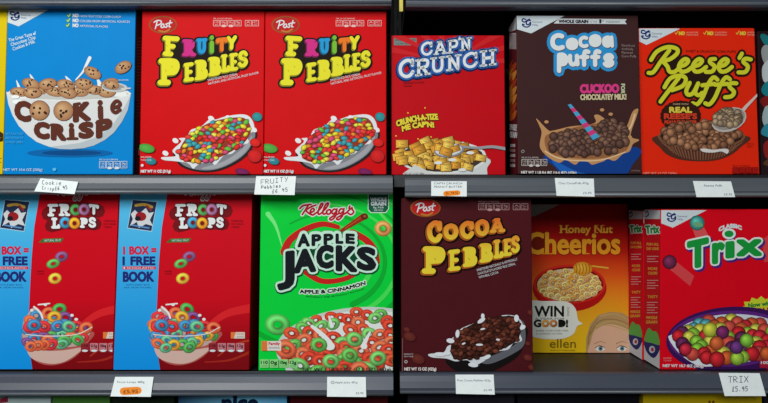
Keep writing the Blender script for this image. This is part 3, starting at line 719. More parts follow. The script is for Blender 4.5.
    S.rect(500, 10, 520, 178, (92, 26, 34)); S.poly([(505, 14), (520, 14), (520, 28), (511, 32), (505, 29)], (190, 196, 198))
    S.rect(509.8, 33, 517, 49, (185, 178, 178)); 
    for i in range(14): S.rect(510.6, 34.2 + i*1.05, 516, 34.6 + i*1.05, (110, 70, 70))
    for i in range(7): S.poly([(509, 66 + 8*i), (513, 60 + 8*i), (512, 65 + 8*i), (517, 62 + 8*i), (515, 70 + 8*i), (510, 73 + 8*i)], rnd.choice([(190, 90, 30), (205, 130, 50), (165, 60, 30)]), smooth=True)
    for i, t in enumerate(('WHOLE', 'GRAIN')): S.text(t, 509.7, 130 + i*7.4, 517, 130.6 + i*7.4, 6, (205, 205, 205), 0.2)
    for i in range(5): S.rect(510, 144 + 5*i, 515.5, 147 + 5*i, (150, 120, 120) if i % 2 else (190, 180, 180))
    S.flush()
cocoa_puff_box()

# ---- 6: orange box of peanut butter puffs
def peanut_box():
    OR = (222, 40, 14)
    root, A = carton('cereal_box', 'orange-red cereal box with yellow script lettering above a brown fluted cup', OR, 642.0, 759.6, 28.2, Z_UP, 0.006, 1.0)
    maker_corner(A, [(638, 26), (680, 28.8), (646.5, 45), (638, 41)], 645.8, 34.8, 0.9)
    A.part('claims_text'); yl = (222, 190, 60)
    for x, a, b_ in ((675, 'HIGH FRUCTOSE', 'CORN SYRUP'), (703.5, 'COLORS FROM', 'ARTIFICIAL SOURCES'), (736, 'ARTIFICIAL', 'FLAVORS')):
        A.stroke([(x, 33), (x+1, 34.4), (x+3, 31)], 0.7, yl, smooth=False); A.text('NO', x + 4, 35, x + 9.4, 35, 3.2, yl, 0.35); k = 12 if x < 736 else 8; A.text(a, x + 11, 33.4, x + 11 + k, 33.4, 1.6, (235, 170, 140), 0.06); A.text(b_, x + 11, 35.8, x + 11 + k, 35.8, 1.5, (235, 170, 140), 0.06)
    A.part('title_lettering')
    q = lambda l, dx=0: [(630 + (x+dx)/4.029, y/4.029) for x, y in l]
    e = [(196, 268), (220, 262), (234, 246), (222, 238), (205, 250), (196, 270), (206, 288), (228, 286), (250, 270)]
    L = [q([(158, 203), (122, 250), (94, 290), (74, 294)]), q([(84, 242), (108, 208), (150, 190), (186, 196), (190, 214), (162, 238), (130, 246)]), q([(130, 246), (150, 268), (158, 288), (178, 290), (200, 272)]),
         q(e), q(e, 56), q([(342, 238), (324, 240), (322, 252), (340, 268), (330, 288), (304, 290)]), q(e, 160), q([(450, 216), (440, 234)]), q([(486, 240), (464, 237), (456, 250), (474, 268), (464, 290), (436, 292)]),
         q([(196, 314), (152, 370), (122, 410)]), q([(138, 352), (162, 316), (202, 305), (224, 318), (212, 346), (168, 364)]),
         q([(240, 334), (226, 366), (234, 382), (254, 374), (274, 336)]), q([(274, 336), (262, 372), (276, 384), (290, 374)]),
         q([(352, 322), (336, 312), (316, 336), (292, 392), (270, 420), (252, 416)]), q([(290, 344), (340, 338)]), q([(402, 320), (386, 312), (366, 338), (342, 392), (320, 420), (302, 416)]), q([(342, 342), (392, 338)]),
         q([(428, 336), (406, 336), (400, 350), (418, 370), (408, 388), (382, 392)])]
    A.strokes(L, 4.1, (205, 205, 45), [(2.3, (42, 26, 18))])
    A.part('flavour_text'); A.text('SWEET & CRUNCHY CORN PUFFS', 685.5, 52.4, 735.5, 53, 2.4, (70, 20, 12), 0.15)
    A.part('ingredient_badge', 'dark brown scalloped badge with yellow and red text')
    n = 44; A.poly([(680.5 + (20 + 0.7*(i % 2))*math.cos(2*math.pi*i/n), 116 + (15 + 0.6*(i % 2))*math.sin(2*math.pi*i/n)) for i in range(n)], (52, 26, 20))
    A.text('MADE WITH', 673, 105, 688, 105, 1.6, (200, 180, 140), 0.05); A.text('REAL', 669.5, 112.4, 691.5, 112.4, 5, (215, 195, 70), 0.5); A.text("REESE'S", 664.2, 118.8, 696.5, 118.8, 5, (205, 60, 36), 0.45); A.text('PEANUT BUTTER', 664.5, 123.8, 696.5, 123.8, 3.2, (205, 60, 36), 0.25)
    A.part('cup_picture')
    q = lambda l: [(630 + x/3.507, 90 + y/3.507) for x, y in l]
    A.poly(q([(96, 160), (108, 205), (140, 232), (195, 247), (280, 249), (340, 234), (385, 202), (404, 160)]), (80, 46, 34), smooth=True)
    for i in range(26):
        t = (i + 0.5)/26; x = 104 + 294*t; b_ = 1 - (2*t-1)**2; yb = 186 + 60*(b_**0.5); xb = 130 + 240*t
        A.poly(q([(x-2.4, 176 + 28*b_**0.5), (x+2.8, 176 + 28*b_**0.5), (xb+1.8, yb), (xb-1.8, yb)]), (128, 84, 62))
    A.ell(630 + 250/3.507, 90 + 164/3.507, 44, 12.5, (120, 78, 56)); A.ell(630 + 250/3.507, 90 + 162/3.507, 41.5, 11, (52, 30, 24))
    pc = [(126, 86, 62), (142, 100, 72), (108, 72, 52)]
    pile(A, 72, inell(630 + 248/3.507, 90 + 160/3.507, 39, 13), lambda x, y: ball(A, x, y, rnd.uniform(3.3, 4.4), rnd.choice(pc)))
    for x, y in ((140, 150), (170, 135), (205, 130), (240, 128), (262, 125), (150, 178), (215, 140)): ball(A, 630 + x/3.507, 90 + y/3.507, 4.2, rnd.choice(pc))
    A.poly(q([(244, 208), (262, 206), (290, 210), (330, 206), (344, 212), (338, 224), (318, 216), (290, 220), (256, 218)]), (215, 210, 205), smooth=True)
    A.part('spoon_picture')
    A.stroke(q([(450, 12), (425, 38), (402, 62), (385, 84)]), 1.8, (205, 190, 180), w1=4); A.ell(630 + 345/3.507, 90 + 105/3.507, 18, 11.5, (190, 180, 172), -0.35); A.ell(630 + 345/3.507, 90 + 103/3.507, 16.5, 10, (150, 140, 132), -0.35)
    pile(A, 26, inell(630 + 340/3.507, 90 + 100/3.507, 15, 8), lambda x, y: ball(A, x, y, rnd.uniform(3.2, 4.1), rnd.choice([(130, 110, 90), (110, 92, 72), (148, 126, 100)])))
    A.part('fine_print'); A.text('ENLARGED TO SHOW', 746, 144.5, 753, 144.5, 1.4, (120, 20, 10)); A.text('PRODUCT', 746, 147, 752, 147, 1.4, (120, 20, 10))
    nutrition(A, 732, 167.5, 4, 5.6, 6, (120, 14, 14), 0.9, fill=(170, 24, 18))
    A.part('weight_text'); A.text('NET WT 13 OZ (368g)', 643, 174.6, 676, 174.6, 2.2, (225, 170, 150), 0.16)
    A.flush()
peanut_box()

# ---- 7: neighbours cut by the frame on the upper shelf
def edge_boxes():
    root, A = carton('cereal_box', 'yellow cereal box cut off at the left edge beside the blue cookie box', (214, 186, 10), -118, 2.4, 9.4, Z_UP, 0.0, 0.6)
    A.part('title_lettering'); A.text('e', -13, 141, 3.2, 141, 14, (60, 40, 22), 0.9)
    A.part('fine_print'); A.rect(-10, 158, 1.6, 158.8, (150, 120, 20)); A.rect(-10, 162, 1.6, 162.6, (150, 120, 20)); A.rect(-30, 60, -6, 110, (190, 60, 30))
    A.flush()
    root, A = carton('cereal_box', 'dark box with teal and white swirls, cut off at the right edge', (42, 26, 30), 761.8, 884, 31, Z_UP, 0.03, 0.6)
    A.part('swirl_picture')
    for pts, c in (([(760, 36), (764, 34), (772, 40), (772, 50), (764, 44)], (30, 120, 125)), ([(761, 52), (765, 45), (775, 50), (775, 62), (765, 64)], (150, 155, 155)), ([(762, 68), (768, 60), (776, 60), (776, 80), (764, 82)], (190, 198, 198)), ([(761, 90), (766, 82), (776, 80), (776, 92), (766, 96)], (30, 125, 135)),
                   ([(760, 100), (768, 96), (776, 104), (772, 112), (764, 108)], (130, 30, 30)), ([(762, 118), (766, 106), (776, 110), (776, 126), (766, 128)], (160, 180, 182)), ([(761, 134), (766, 124), (776, 126), (776, 138)], (50, 140, 160)), ([(763, 146), (768, 140), (776, 140), (776, 156), (766, 158)], (140, 36, 34)), ([(763, 164), (770, 158), (776, 160), (776, 168)], (90, 60, 40))):
        A.poly(pts, c, smooth=True)
    A.flush()
edge_boxes()

# ---- 8, 9: boxes with a pale blue offer panel
LOOPC = [(205, 50, 55), (75, 150, 75), (110, 70, 120), (60, 120, 160), (220, 150, 50), (215, 95, 60), (90, 160, 120)]
def loops_box(label, dx, xl, xr, Y0):
    root, A = carton('cereal_box', label, (204, 8, 28), xl, xr, 190, Z_LOW, Y0, 2.6)
    A.dx = dx
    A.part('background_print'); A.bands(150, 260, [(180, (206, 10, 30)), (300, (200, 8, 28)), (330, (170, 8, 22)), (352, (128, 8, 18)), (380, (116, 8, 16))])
    A.stroke([(252, 308), (226, 314), (205, 330), (190, 350)], 9, (214, 34, 40), w1=3); A.stroke([(250, 352), (230, 360), (205, 362)], 3, (160, 40, 26), w1=1); A.stroke([(252, 340), (236, 344), (218, 356)], 2, (175, 60, 32), w1=1)
    A.part('offer_panel', 'pale blue panel with red and navy offer lettering')
    edge = [(168.5, 186), (166.5, 200), (162, 227), (159.3, 259), (157.7, 289), (156.4, 320), (156.6, 346), (160.7, 373), (161, 380)]
    lc = lambda y: mix((92, 190, 228), (14, 140, 220), max(0, min(1, (y-190)/170)))
    A.nxt()
    for (xa, ya), (xb, yb) in zip(edge, edge[1:]): A._raw([(100, ya, lc(ya)), (xa, ya, lc(ya)), (xb, yb, lc(yb)), (100, yb, lc(yb))])
    rd, nv = (200, 36, 70), (34, 40, 110)
    A.text('1 BOX =', 123.8, 254.3, 156.2, 254.0, 7.4, rd, 0.6); A.text('1 FREE', 123.2, 264.9, 155, 264.8, 7.9, nv, 0.6)
    A.rect(122.6, 266.4, 156.0, 269.4, rd); A.text('SCHOLASTIC', 127, 268.9, 154.5, 268.9, 2.0, WH, 0.1); A.ell(124.4, 267.9, 1, 1, WH, n=8)
    A.text('BOOK', 123.6, 281.4, 153.6, 281.2, 9.2, nv, 0.65); A.text('WITH EVERY BOX', 126, 285.6, 150, 285.6, 1.5, nv, 0.05); A.text('SEE SIDE PANEL', 124, 288.2, 152, 288.2, 1.3, nv)
    A.part('book_picture', 'small picture of a book cover in navy, white and red')
    A.poly([(132.4, 199.4), (157.6, 201.4), (152, 231.8), (127.4, 228.4)], (170, 205, 222)); A.poly([(133, 200), (157, 202), (151.5, 231), (128, 227.7)], (36, 48, 78))
    A.poly([(131, 214), (135, 210), (139, 214), (146, 208), (149, 213), (154, 212), (150, 220), (153, 226), (146, 224), (139, 228), (137, 222), (130, 226), (133, 219)], (205, 208, 210))
    A.ell(141, 216.5, 5.5, 4.5, (150, 30, 36), 0.1); A.ell(138, 218.5, 3, 2.5, (30, 26, 32)); A.stroke([(136, 205.5), (144, 204.5), (152, 207)], 2.8, (190, 150, 60)); A.stroke([(147, 206), (151, 210)], 2.0, (160, 44, 40), smooth=False); A.stroke([(132, 225), (140, 226.5), (149, 228)], 1.4, (90, 140, 190))
    A.part('maker_name'); script_name(A, 184, 182, 217, 200.4, 1.0, (200, 20, 36), [(0.9, WH)])
    A.part('title_lettering')
    Wt = (226, 230, 230)
    it = [('F', 176.6, 205.4, 184.6, 215, 0.0, 2.9, Wt), ('R', 187.8, 205.2, 196.6, 214.8, 0.0, 2.6, Wt), ('T', 217.8, 205.8, 225.4, 213.4, 0.12, 2.8, Wt), ('L', 180.2, 219, 186.6, 227.2, 0, 3.0, Wt), ('P', 208.8, 219, 214.6, 226.8, 0.06, 2.5, Wt), ('S', 217.2, 218.4, 223, 226.4, 0.1, 2.6, Wt)]
    A.stroke([(176, 214), (188, 209), (202, 209), (214, 209), (226, 211)], 14, (116, 18, 24)); A.stroke([(179, 226), (190, 223), (202, 223), (214, 223), (223, 224)], 13, (116, 18, 24))
    slab(A, it, [(1.2, (88, 12, 20), 0.4, 0.7), (0, None, 0, 0)])
    for x, y, c in ((203.3, 209.8, (85, 160, 85)), (211.8, 209.5, (165, 110, 150)), (193, 222.6, (60, 140, 175)), (202.3, 223.2, (232, 150, 40))): A.ell(x, y, 6.1, 6.3, (120, 20, 26)); A.ring(x, y, 5.7, 5.9, c, hole=0.36, dark=0.8)
    A.part('flavour_ribbon', 'green ribbon with white text'); A.poly([(166.5, 242.5), (171, 238.6), (191.5, 238.2), (189, 242.2)], (46, 110, 44)); A.text('NATURAL FRUIT', 172, 241.6, 189, 241.3, 2.2, WH, 0.1)
    A.part('loose_ring_picture'); A.ring(189.3, 256.6, 6.8, 5.2, (120, 80, 120), -0.3, 0.3); A.part('loose_ring_picture'); A.ring(181, 263.6, 7, 4.6, (90, 160, 80), -0.3, 0.3); A.part('loose_ring_picture'); A.ring(182.8, 278.4, 6.8, 5.6, (220, 170, 60), -0.2, 0.3)
    A.part('fine_print'); lines(A, ('SWEETENED', 'MULTI-GRAIN', 'CEREAL'), 231.5, 222, 243.5, 3, 1.8, (110, 10, 20), widths=(1, 1, 0.7)); lines(A, ('ENLARGED', 'TO SHOW'), 165, 272, 172, 2.6, 1.5, (110, 10, 20))
    A.part('bowl_picture')
    q = lambda l: [(120 + x/3.565, 290 + y/3.565) for x, y in l]
    A.poly(q([(120, 150), (128, 210), (150, 250), (200, 268), (255, 260), (300, 235), (340, 190), (350, 145)]), (176, 84, 78), smooth=True)
    A.poly(q([(125, 200), (140, 242), (200, 262), (255, 256), (305, 225), (320, 205), (250, 215), (180, 215)]), (206, 172, 160), smooth=True)
    A.poly(q([(110, 120), (115, 190), (180, 200), (300, 200), (345, 160), (345, 142), (300, 136), (250, 108), (215, 90), (180, 84), (160, 62), (140, 68), (125, 90)]), (186, 160, 156), smooth=True)
    def lp(x, y): A.ring(x, y, rnd.uniform(6.2, 7.6), rnd.uniform(4.8, 6), rnd.choice(LOOPC), rnd.uniform(-0.6, 0.6), 0.34)
    pile(A, 34, inpoly(q([(118, 110), (122, 200), (170, 208), (305, 202), (340, 165), (330, 140), (240, 120), (180, 90), (140, 80)])), lp)
    for x, y, c in ((135, 130, 0), (200, 82, 5), (240, 68, 1), (262, 98, 2), (222, 96, 4), (185, 130, 0), (150, 125, 3), (262, 125, 3), (235, 128, 3), (300, 128, 0), (335, 135, 5), (275, 130, 6)): A.ring(120 + x/3.565, 290 + y/3.565, 7.4, 6, LOOPC[c], rnd.uniform(-0.5, 0.5), 0.34)
    A.stroke(q([(120, 158), (200, 164), (300, 158), (356, 132)]), 0.9, (225, 215, 205)); A.stroke(q([(150, 60), (172, 80), (180, 100)]), 2, (228, 226, 222)); A.stroke(q([(165, 52), (205, 48)]), 1.4, (228, 226, 222), smooth=False)
    for x, y in ((285, 90), (300, 104), (190, 52), (142, 72)): A.ell(120 + x/3.565, 290 + y/3.565, 1.8, 1.4, (228, 226, 222))
    A.part('rewards_badge'); A.rect(231, 332, 245, 338.4, (214, 205, 190)); A.poly([(231, 332), (236, 332), (234, 338.4), (231, 338.4)], (225, 120, 60)); A.text('Family', 237, 334.6, 244, 334.6, 1.7, (180, 30, 40), 0.1); A.text('REWARDS', 237, 337.4, 244, 337.4, 1.3, (80, 80, 90), 0.05)
    A.part('nutrition_panel')
    for i, t in enumerate(('110', '0.5g', '150mg', '12g')):
        x = 208.8 + 9.2*i; A.poly([(x, 343), (x+8, 343), (x+8, 351), (x, 351)], (196, 120, 128) if i else (150, 40, 50)); A.ell(x+4, 350.6, 3, 1.2, WH, n=10); A.text(t, x + 1, 347, x + 7, 347, 2.6, (60, 20, 30), 0.15); A.text('CALORIES', x + 1, 349.4, x + 7, 349.4, 1.1, (60, 20, 30))
    A.flush()
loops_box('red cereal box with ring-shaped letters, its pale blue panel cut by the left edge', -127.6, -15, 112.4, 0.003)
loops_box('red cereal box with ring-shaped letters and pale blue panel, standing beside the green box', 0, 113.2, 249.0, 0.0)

# ---- 10: green box
def green_box():
    G = (6, 204, 60)
    root, A = carton('cereal_box', 'bright green cereal box with big black lettering and a bowl of red and green rings', G, 258.4, 393.0, 189.5, Z_LOW, 0.0, 1.6)
    A.part('background_print')
    for r_ in range(7):
        k = 1 + r_*0.38; a0 = -2.9 + 0.35*r_
        A.stroke([(325 + 34*k*math.cos(a), 262 + 27*k*math.sin(a)) for a in [a0 + 0.3*j for j in range(12)]], 1.2, (70, 222, 84) if r_ % 2 else (12, 172, 50), w1=5.5)
    A.stroke([(268, 214), (276, 226), (282, 246)], 5, (120, 232, 130), w1=1); A.stroke([(385, 190), (376, 206), (392, 226)], 4, (90, 225, 90), w1=2)
    A.part('maker_name'); script_name(A, 299.5, 203.2, 355.5, 220.2, 1.9, (180, 22, 42), [(1.0, (222, 228, 222))])
    A.part('whole_grain_badge', 'dark green badge with white text'); A.poly([(367.8, 188), (389, 188), (389, 209), (386, 213), (370.8, 213), (367.8, 210)], (210, 225, 214)); A.poly([(368.6, 188), (388.2, 188), (388.2, 208.8), (385.6, 212.2), (371.2, 212.2), (368.6, 209.6)], (20, 92, 62))
    A.text('WHOLE', 370.4, 201.2, 386.6, 201.2, 3.6, WH, 0.3); A.text('GRAIN', 371, 205.4, 386, 205.4, 3.4, WH, 0.3); A.text('8g PER', 373, 208.4, 384, 208.4, 1.8, WH, 0.05); A.text('SERVING', 374, 211, 383, 211, 1.6, WH, 0.05)
    A.part('cinnamon_stick_picture'); A.stroke([(341, 231), (352, 224), (363, 217)], 3, (150, 44, 22), w1=6.5); A.stroke([(345, 228.4), (356, 221), (364, 215.4)], 0.9, (192, 84, 40)); A.ell(364.5, 216.4, 3.6, 3.2, (92, 34, 18)); A.ell(364.8, 216.2, 1.6, 1.4, (160, 80, 40))
    A.part('loose_ring_picture'); A.ring(383, 228.5, 8.6, 7.8, (215, 140, 80), 0.2, 0.32)
    A.part('loose_ring_picture'); A.ring(277.5, 324.5, 12.6, 10.5, (90, 185, 90), 0.1, 0.3, n=20, dark=0.75)
    A.part('title_lettering')
    rdd = (196, 32, 30)
    A.stroke([(284, 252), (290, 240), (304, 230), (322, 224), (338, 227)], 7.5, rdd, w1=4.5); A.stroke([(352, 232), (366, 240), (374, 250), (376, 262)], 6, rdd, w1=8)
    A.stroke([(306, 272), (322, 281), (344, 279), (362, 270)], 6, rdd, w1=4)
    bk = (22, 26, 32); mint = (196, 232, 210); dg = (8, 70, 44)
    it = [('A', 298.5, 234.5, 309, 246, -0.08), ('P', 312.5, 235, 320.5, 245, -0.06), ('P', 324.5, 234.5, 332.5, 244, -0.04), ('L', 336.5, 234.5, 342.5, 243, 0), ('E', 346.5, 234.5, 354, 243, 0.06),
          ('J', 279, 253, 293, 288, -0.12), ('A', 295.5, 250.5, 314.5, 271, -0.08), ('C', 318, 246.5, 332, 267, -0.03), ('K', 337.5, 247.5, 355.5, 270, 0.06), ('S', 358.5, 248.5, 374.5, 269, 0.12)]
    it = [i + (bk,) for i in it]
    A.letters(it, [(4.8, dg, 0.3, 0.7), (3.9, mint, 0, 0)]); A.letters(it[:5], [(1.0, None, 0, 0)]); A.letters(it[5:], [(1.9, None, 0, 0)])
    A.part('flavour_lettering'); A.text('APPLE & CINNAMON', 300, 293, 365.5, 284.4, 3.4, (25, 35, 30), 0.35, [(0.9, (214, 232, 216))], bend=-3.5); A.text('NATURALLY AND ARTIFICIALLY FLAVORED', 306, 297, 364, 289, 1.5, (20, 60, 34), 0.06, bend=-3.5)
    A.part('bowl_picture')
    A.ell(360, 346, 84, 39, (196, 206, 198), -0.06, n=40); A.ell(361, 346, 80, 35.5, (224, 228, 222), -0.06, n=40); A.poly([(282, 360), (300, 372), (320, 380), (290, 380)], (205, 212, 206))
    cols = [(204, 74, 48), (214, 98, 66), (92, 160, 76), (192, 60, 42), (106, 172, 92)]
    def lp(x, y):
        k = 1 + (y - 310)/140; c = rnd.choice(cols); A.ring(x, y, rnd.uniform(6.4, 7.6)*k, rnd.uniform(4.6, 5.8)*k, c, rnd.uniform(-0.6, 0.6), 0.28, dark=0.5)
        for _ in range(3): a = rnd.random()*6.28; A.ell(x + 4.4*k*math.cos(a), y + 3.4*k*math.sin(a), 0.5, 0.4, (150, 30, 24) if c[0] > 150 else (40, 110, 44), n=5)
    pile(A, 60, (282, 309, 396, 372, lambda x, y: ((x-360)/77)**2 + ((y-345)/34)**2 < 1), lp)
    A.stroke([(312, 326), (322, 334), (330, 343)], 3, (228, 232, 228), w1=6); A.stroke([(329, 316), (332, 326)], 1.5, (228, 232, 228), w1=4); A.ell(330, 346, 5, 4, (230, 234, 230)); A.stroke([(370, 332), (364, 344)], 2, (228, 232, 228), w1=4.5); A.ell(364, 346, 3.4, 3, (230, 234, 230))
    for x, y, c in ((319, 344.5, 2), (354.5, 339, 4), (350, 355, 2), (331, 361, 4), (378, 358, 4), (286, 349, 1)): A.ring(x, y, 8.6 if c != 1 else 11, 7.4 if c != 1 else 9, cols[c], rnd.uniform(-0.2, 0.4), 0.34, n=18)
    A.part('rewards_badge'); A.rect(261.6, 340.8, 281.4, 350.4, (222, 215, 205)); A.rect(261.6, 340.8, 267.6, 350.4, (220, 120, 60)); A.text('Family', 269, 344.6, 280, 344.6, 2.6, (190, 30, 46), 0.18); A.text('REWARDS', 269, 348.4, 280, 348.4, 1.7, (60, 60, 80), 0.06)
    A.part('nutrition_panel')
    for i, t in enumerate(('110', '0g', '135mg', '12g')):
        x = 260.4 + 9.6*i; A.poly([(x, 359), (x+8.6, 359), (x+8.6, 367.4), (x, 367.4)], (140, 214, 130)); A.text(t, x + 1, 363.6, x + 7.4, 363.6, 3, (24, 70, 34), 0.2); A.text('CALORIES', x + 1, 366.2, x + 7.4, 366.2, 1.3, (24, 70, 34))
    A.part('weight_text'); A.text('NET WT 1 LB 1.0 OZ (17.0 OZ) (481g)', 303, 370.4, 390.5, 370.4, 3.0, (50, 56, 52), 0.1)
    A.flush()
green_box()

# ---- 11: dark brown box with orange-yellow bubble lettering
def cocoa_flake_box():
    root, A = carton('cereal_box', 'dark brown cereal box with orange and yellow lettering and a bowl of cocoa flakes', (74, 22, 27), 401.4, 533.2, 198.4, Z_LOW, 0.0, 0.3)
    post_oval(A, 425.5, 207.8, 14, 8)
    nutrition(A, 478.5, 203.6, 6, 6.8, 6.2, (180, 140, 140), 1.1)
    A.part('title_lettering')
    yo = lambda y0, y1: (lambda x, y: mix((222, 112, 40), (228, 205, 55), max(0, min(1, (y-y0)/(y1-y0)))))
    Y = (226, 206, 52)
    T = [('C', 429, 222.8, 440.5, 240, 0, 4.8), ('O', 446, 225.6, 456, 237.4, 0, 4.4), ('C', 461.8, 223, 472.4, 236.5, 0, 4.3), ('O', 477.6, 221.2, 487, 233.6, 0, 4.2), ('A', 491.4, 219.6, 503.6, 230.8, -0.08, 2.9)]
    Bt = [('P', 424.5, 249, 443.5, 271, 0.0, 5.4), ('E', 450, 251.5, 459, 268.6, -0.12, 3.9), ('B', 464.4, 248.5, 475.6, 264.6, -0.12, 3.7), ('B', 481, 244.8, 491.4, 260.4, -0.12, 3.5), ('L', 494.8, 241.2, 501.6, 256.4, -0.14, 3.4), ('E', 504.6, 240.2, 510.6, 254.2, -0.14, 3.2), ('S', 512.4, 237.2, 518.4, 251, -0.15, 3.2)]
    lay = lambda f: [(2.5, (24, 10, 8), -0.5, 0.9), (0.5, (168, 88, 30), -1.3, 1.3), (0.15, f, 0, 0)]
    slab(A, [t + (Y,) for t in T], lay(yo(220, 242)))
    slab(A, [t + (Y,) for t in Bt], lay(yo(228, 250)))
    for x, y in ((434, 258), (430, 264), (453, 262), (468, 258), (485, 252), (498, 250), (430, 228), (449, 230), (480, 228)): A.stroke([(x, y), (x+1.3, y+0.8), (x+1.5, y+2.2)], 0.4, (140, 96, 26))
    A.part('flavour_text')
    A.text('SWEETENED NATURALLY & ARTIFICIALLY', 477, 271.4, 517.5, 260, 2.3, WH, 0.08); A.text('CHOCOLATE FLAVORED RICE CEREAL', 478, 275, 515.5, 264.6, 2.3, WH, 0.08); A.text('WITH REAL COCOA', 479, 278.6, 498.5, 273.2, 2.3, WH, 0.08)
    A.part('bowl_picture')
    q = lambda l: [(390 + x/3.567, 290 + y/3.567) for x, y in l]
    A.poly(q([(205, 240), (215, 275), (265, 296), (340, 296), (420, 262), (470, 215), (482, 130), (330, 200)]), (22, 18, 18), smooth=True)
    A.poly(q([(452, 112), (478, 118), (480, 190), (440, 226), (360, 262), (330, 250), (450, 190)]), (96, 98, 104), smooth=True)
    A.poly(q([(205, 200), (228, 190), (222, 170), (245, 165), (250, 140), (300, 118), (322, 108), (330, 92), (345, 108), (400, 90), (450, 94), (474, 126), (462, 150), (470, 180), (440, 190), (420, 212), (370, 222), (340, 250), (300, 268), (275, 250), (235, 254), (200, 244), (150, 240), (138, 228), (190, 222)]), (214, 218, 222), smooth=True)
    fl = q([(216, 215), (234, 160), (300, 118), (360, 98), (445, 94), (464, 128), (456, 176), (405, 208), (330, 238), (240, 246)])
    A.poly(fl, (52, 24, 18), smooth=True)
    dr = flake([(92, 46, 34), (72, 34, 26), (112, 58, 42), (60, 30, 24)]); pile(A, 120, inpoly(fl), lambda x, y: dr(A, x, y))
    for x, y, r_, s_ in ((325, 108, 4.4, 2), (330, 92, 1.8, 2.6), (450, 100, 2.4, 3.6), (472, 132, 3, 2.2), (215, 180, 4, 2.4), (240, 155, 2, 4), (296, 266, 5, 2.2), (205, 224, 3, 2), (318, 194, 3.6, 1.1), (262, 190, 2, 0.9), (330, 138, 2.4, 0.9), (384, 176, 2, 1), (178, 228, 6, 2), (345, 238, 4, 2)):
        A.ell(390 + x/3.567, 290 + y/3.567, r_, s_, (222, 226, 230), rnd.uniform(-0.6, 0.2))
    for x, y, rx in ((70, 165, 22), (100, 245, 24), (490, 240, 16), (505, 275, 14), (490, 190, 10), (60, 140, 12), (500, 80, 12)): A.part('loose_flake_picture'); A.ell(390 + x/3.567, 290 + y/3.567, rx/3.567, rx/3.567*0.7, (92, 36, 32), 0.4, hi=(112, 50, 40))
    A.part('weight_text'); A.text('NET WT 15 OZ (425g)', 404.4, 370, 436, 370, 2.8, (214, 205, 200), 0.22); A.ell(405.9, 361.4, 1.6, 1.6, (200, 190, 188)); A.ell(405.9, 361.4, 1.0, 1.0, (74, 22, 27)); lines(A, ('ENLARGED TO', 'SHOW TEXTURE'), 404, 354.4, 413, 2.4, 1.3, (200, 190, 188))
    A.part('fold_highlight'); A.stroke([(402.6, 338), (402.3, 371)], 0.4, (150, 110, 108), smooth=False)
    A.flush()
cocoa_flake_box()

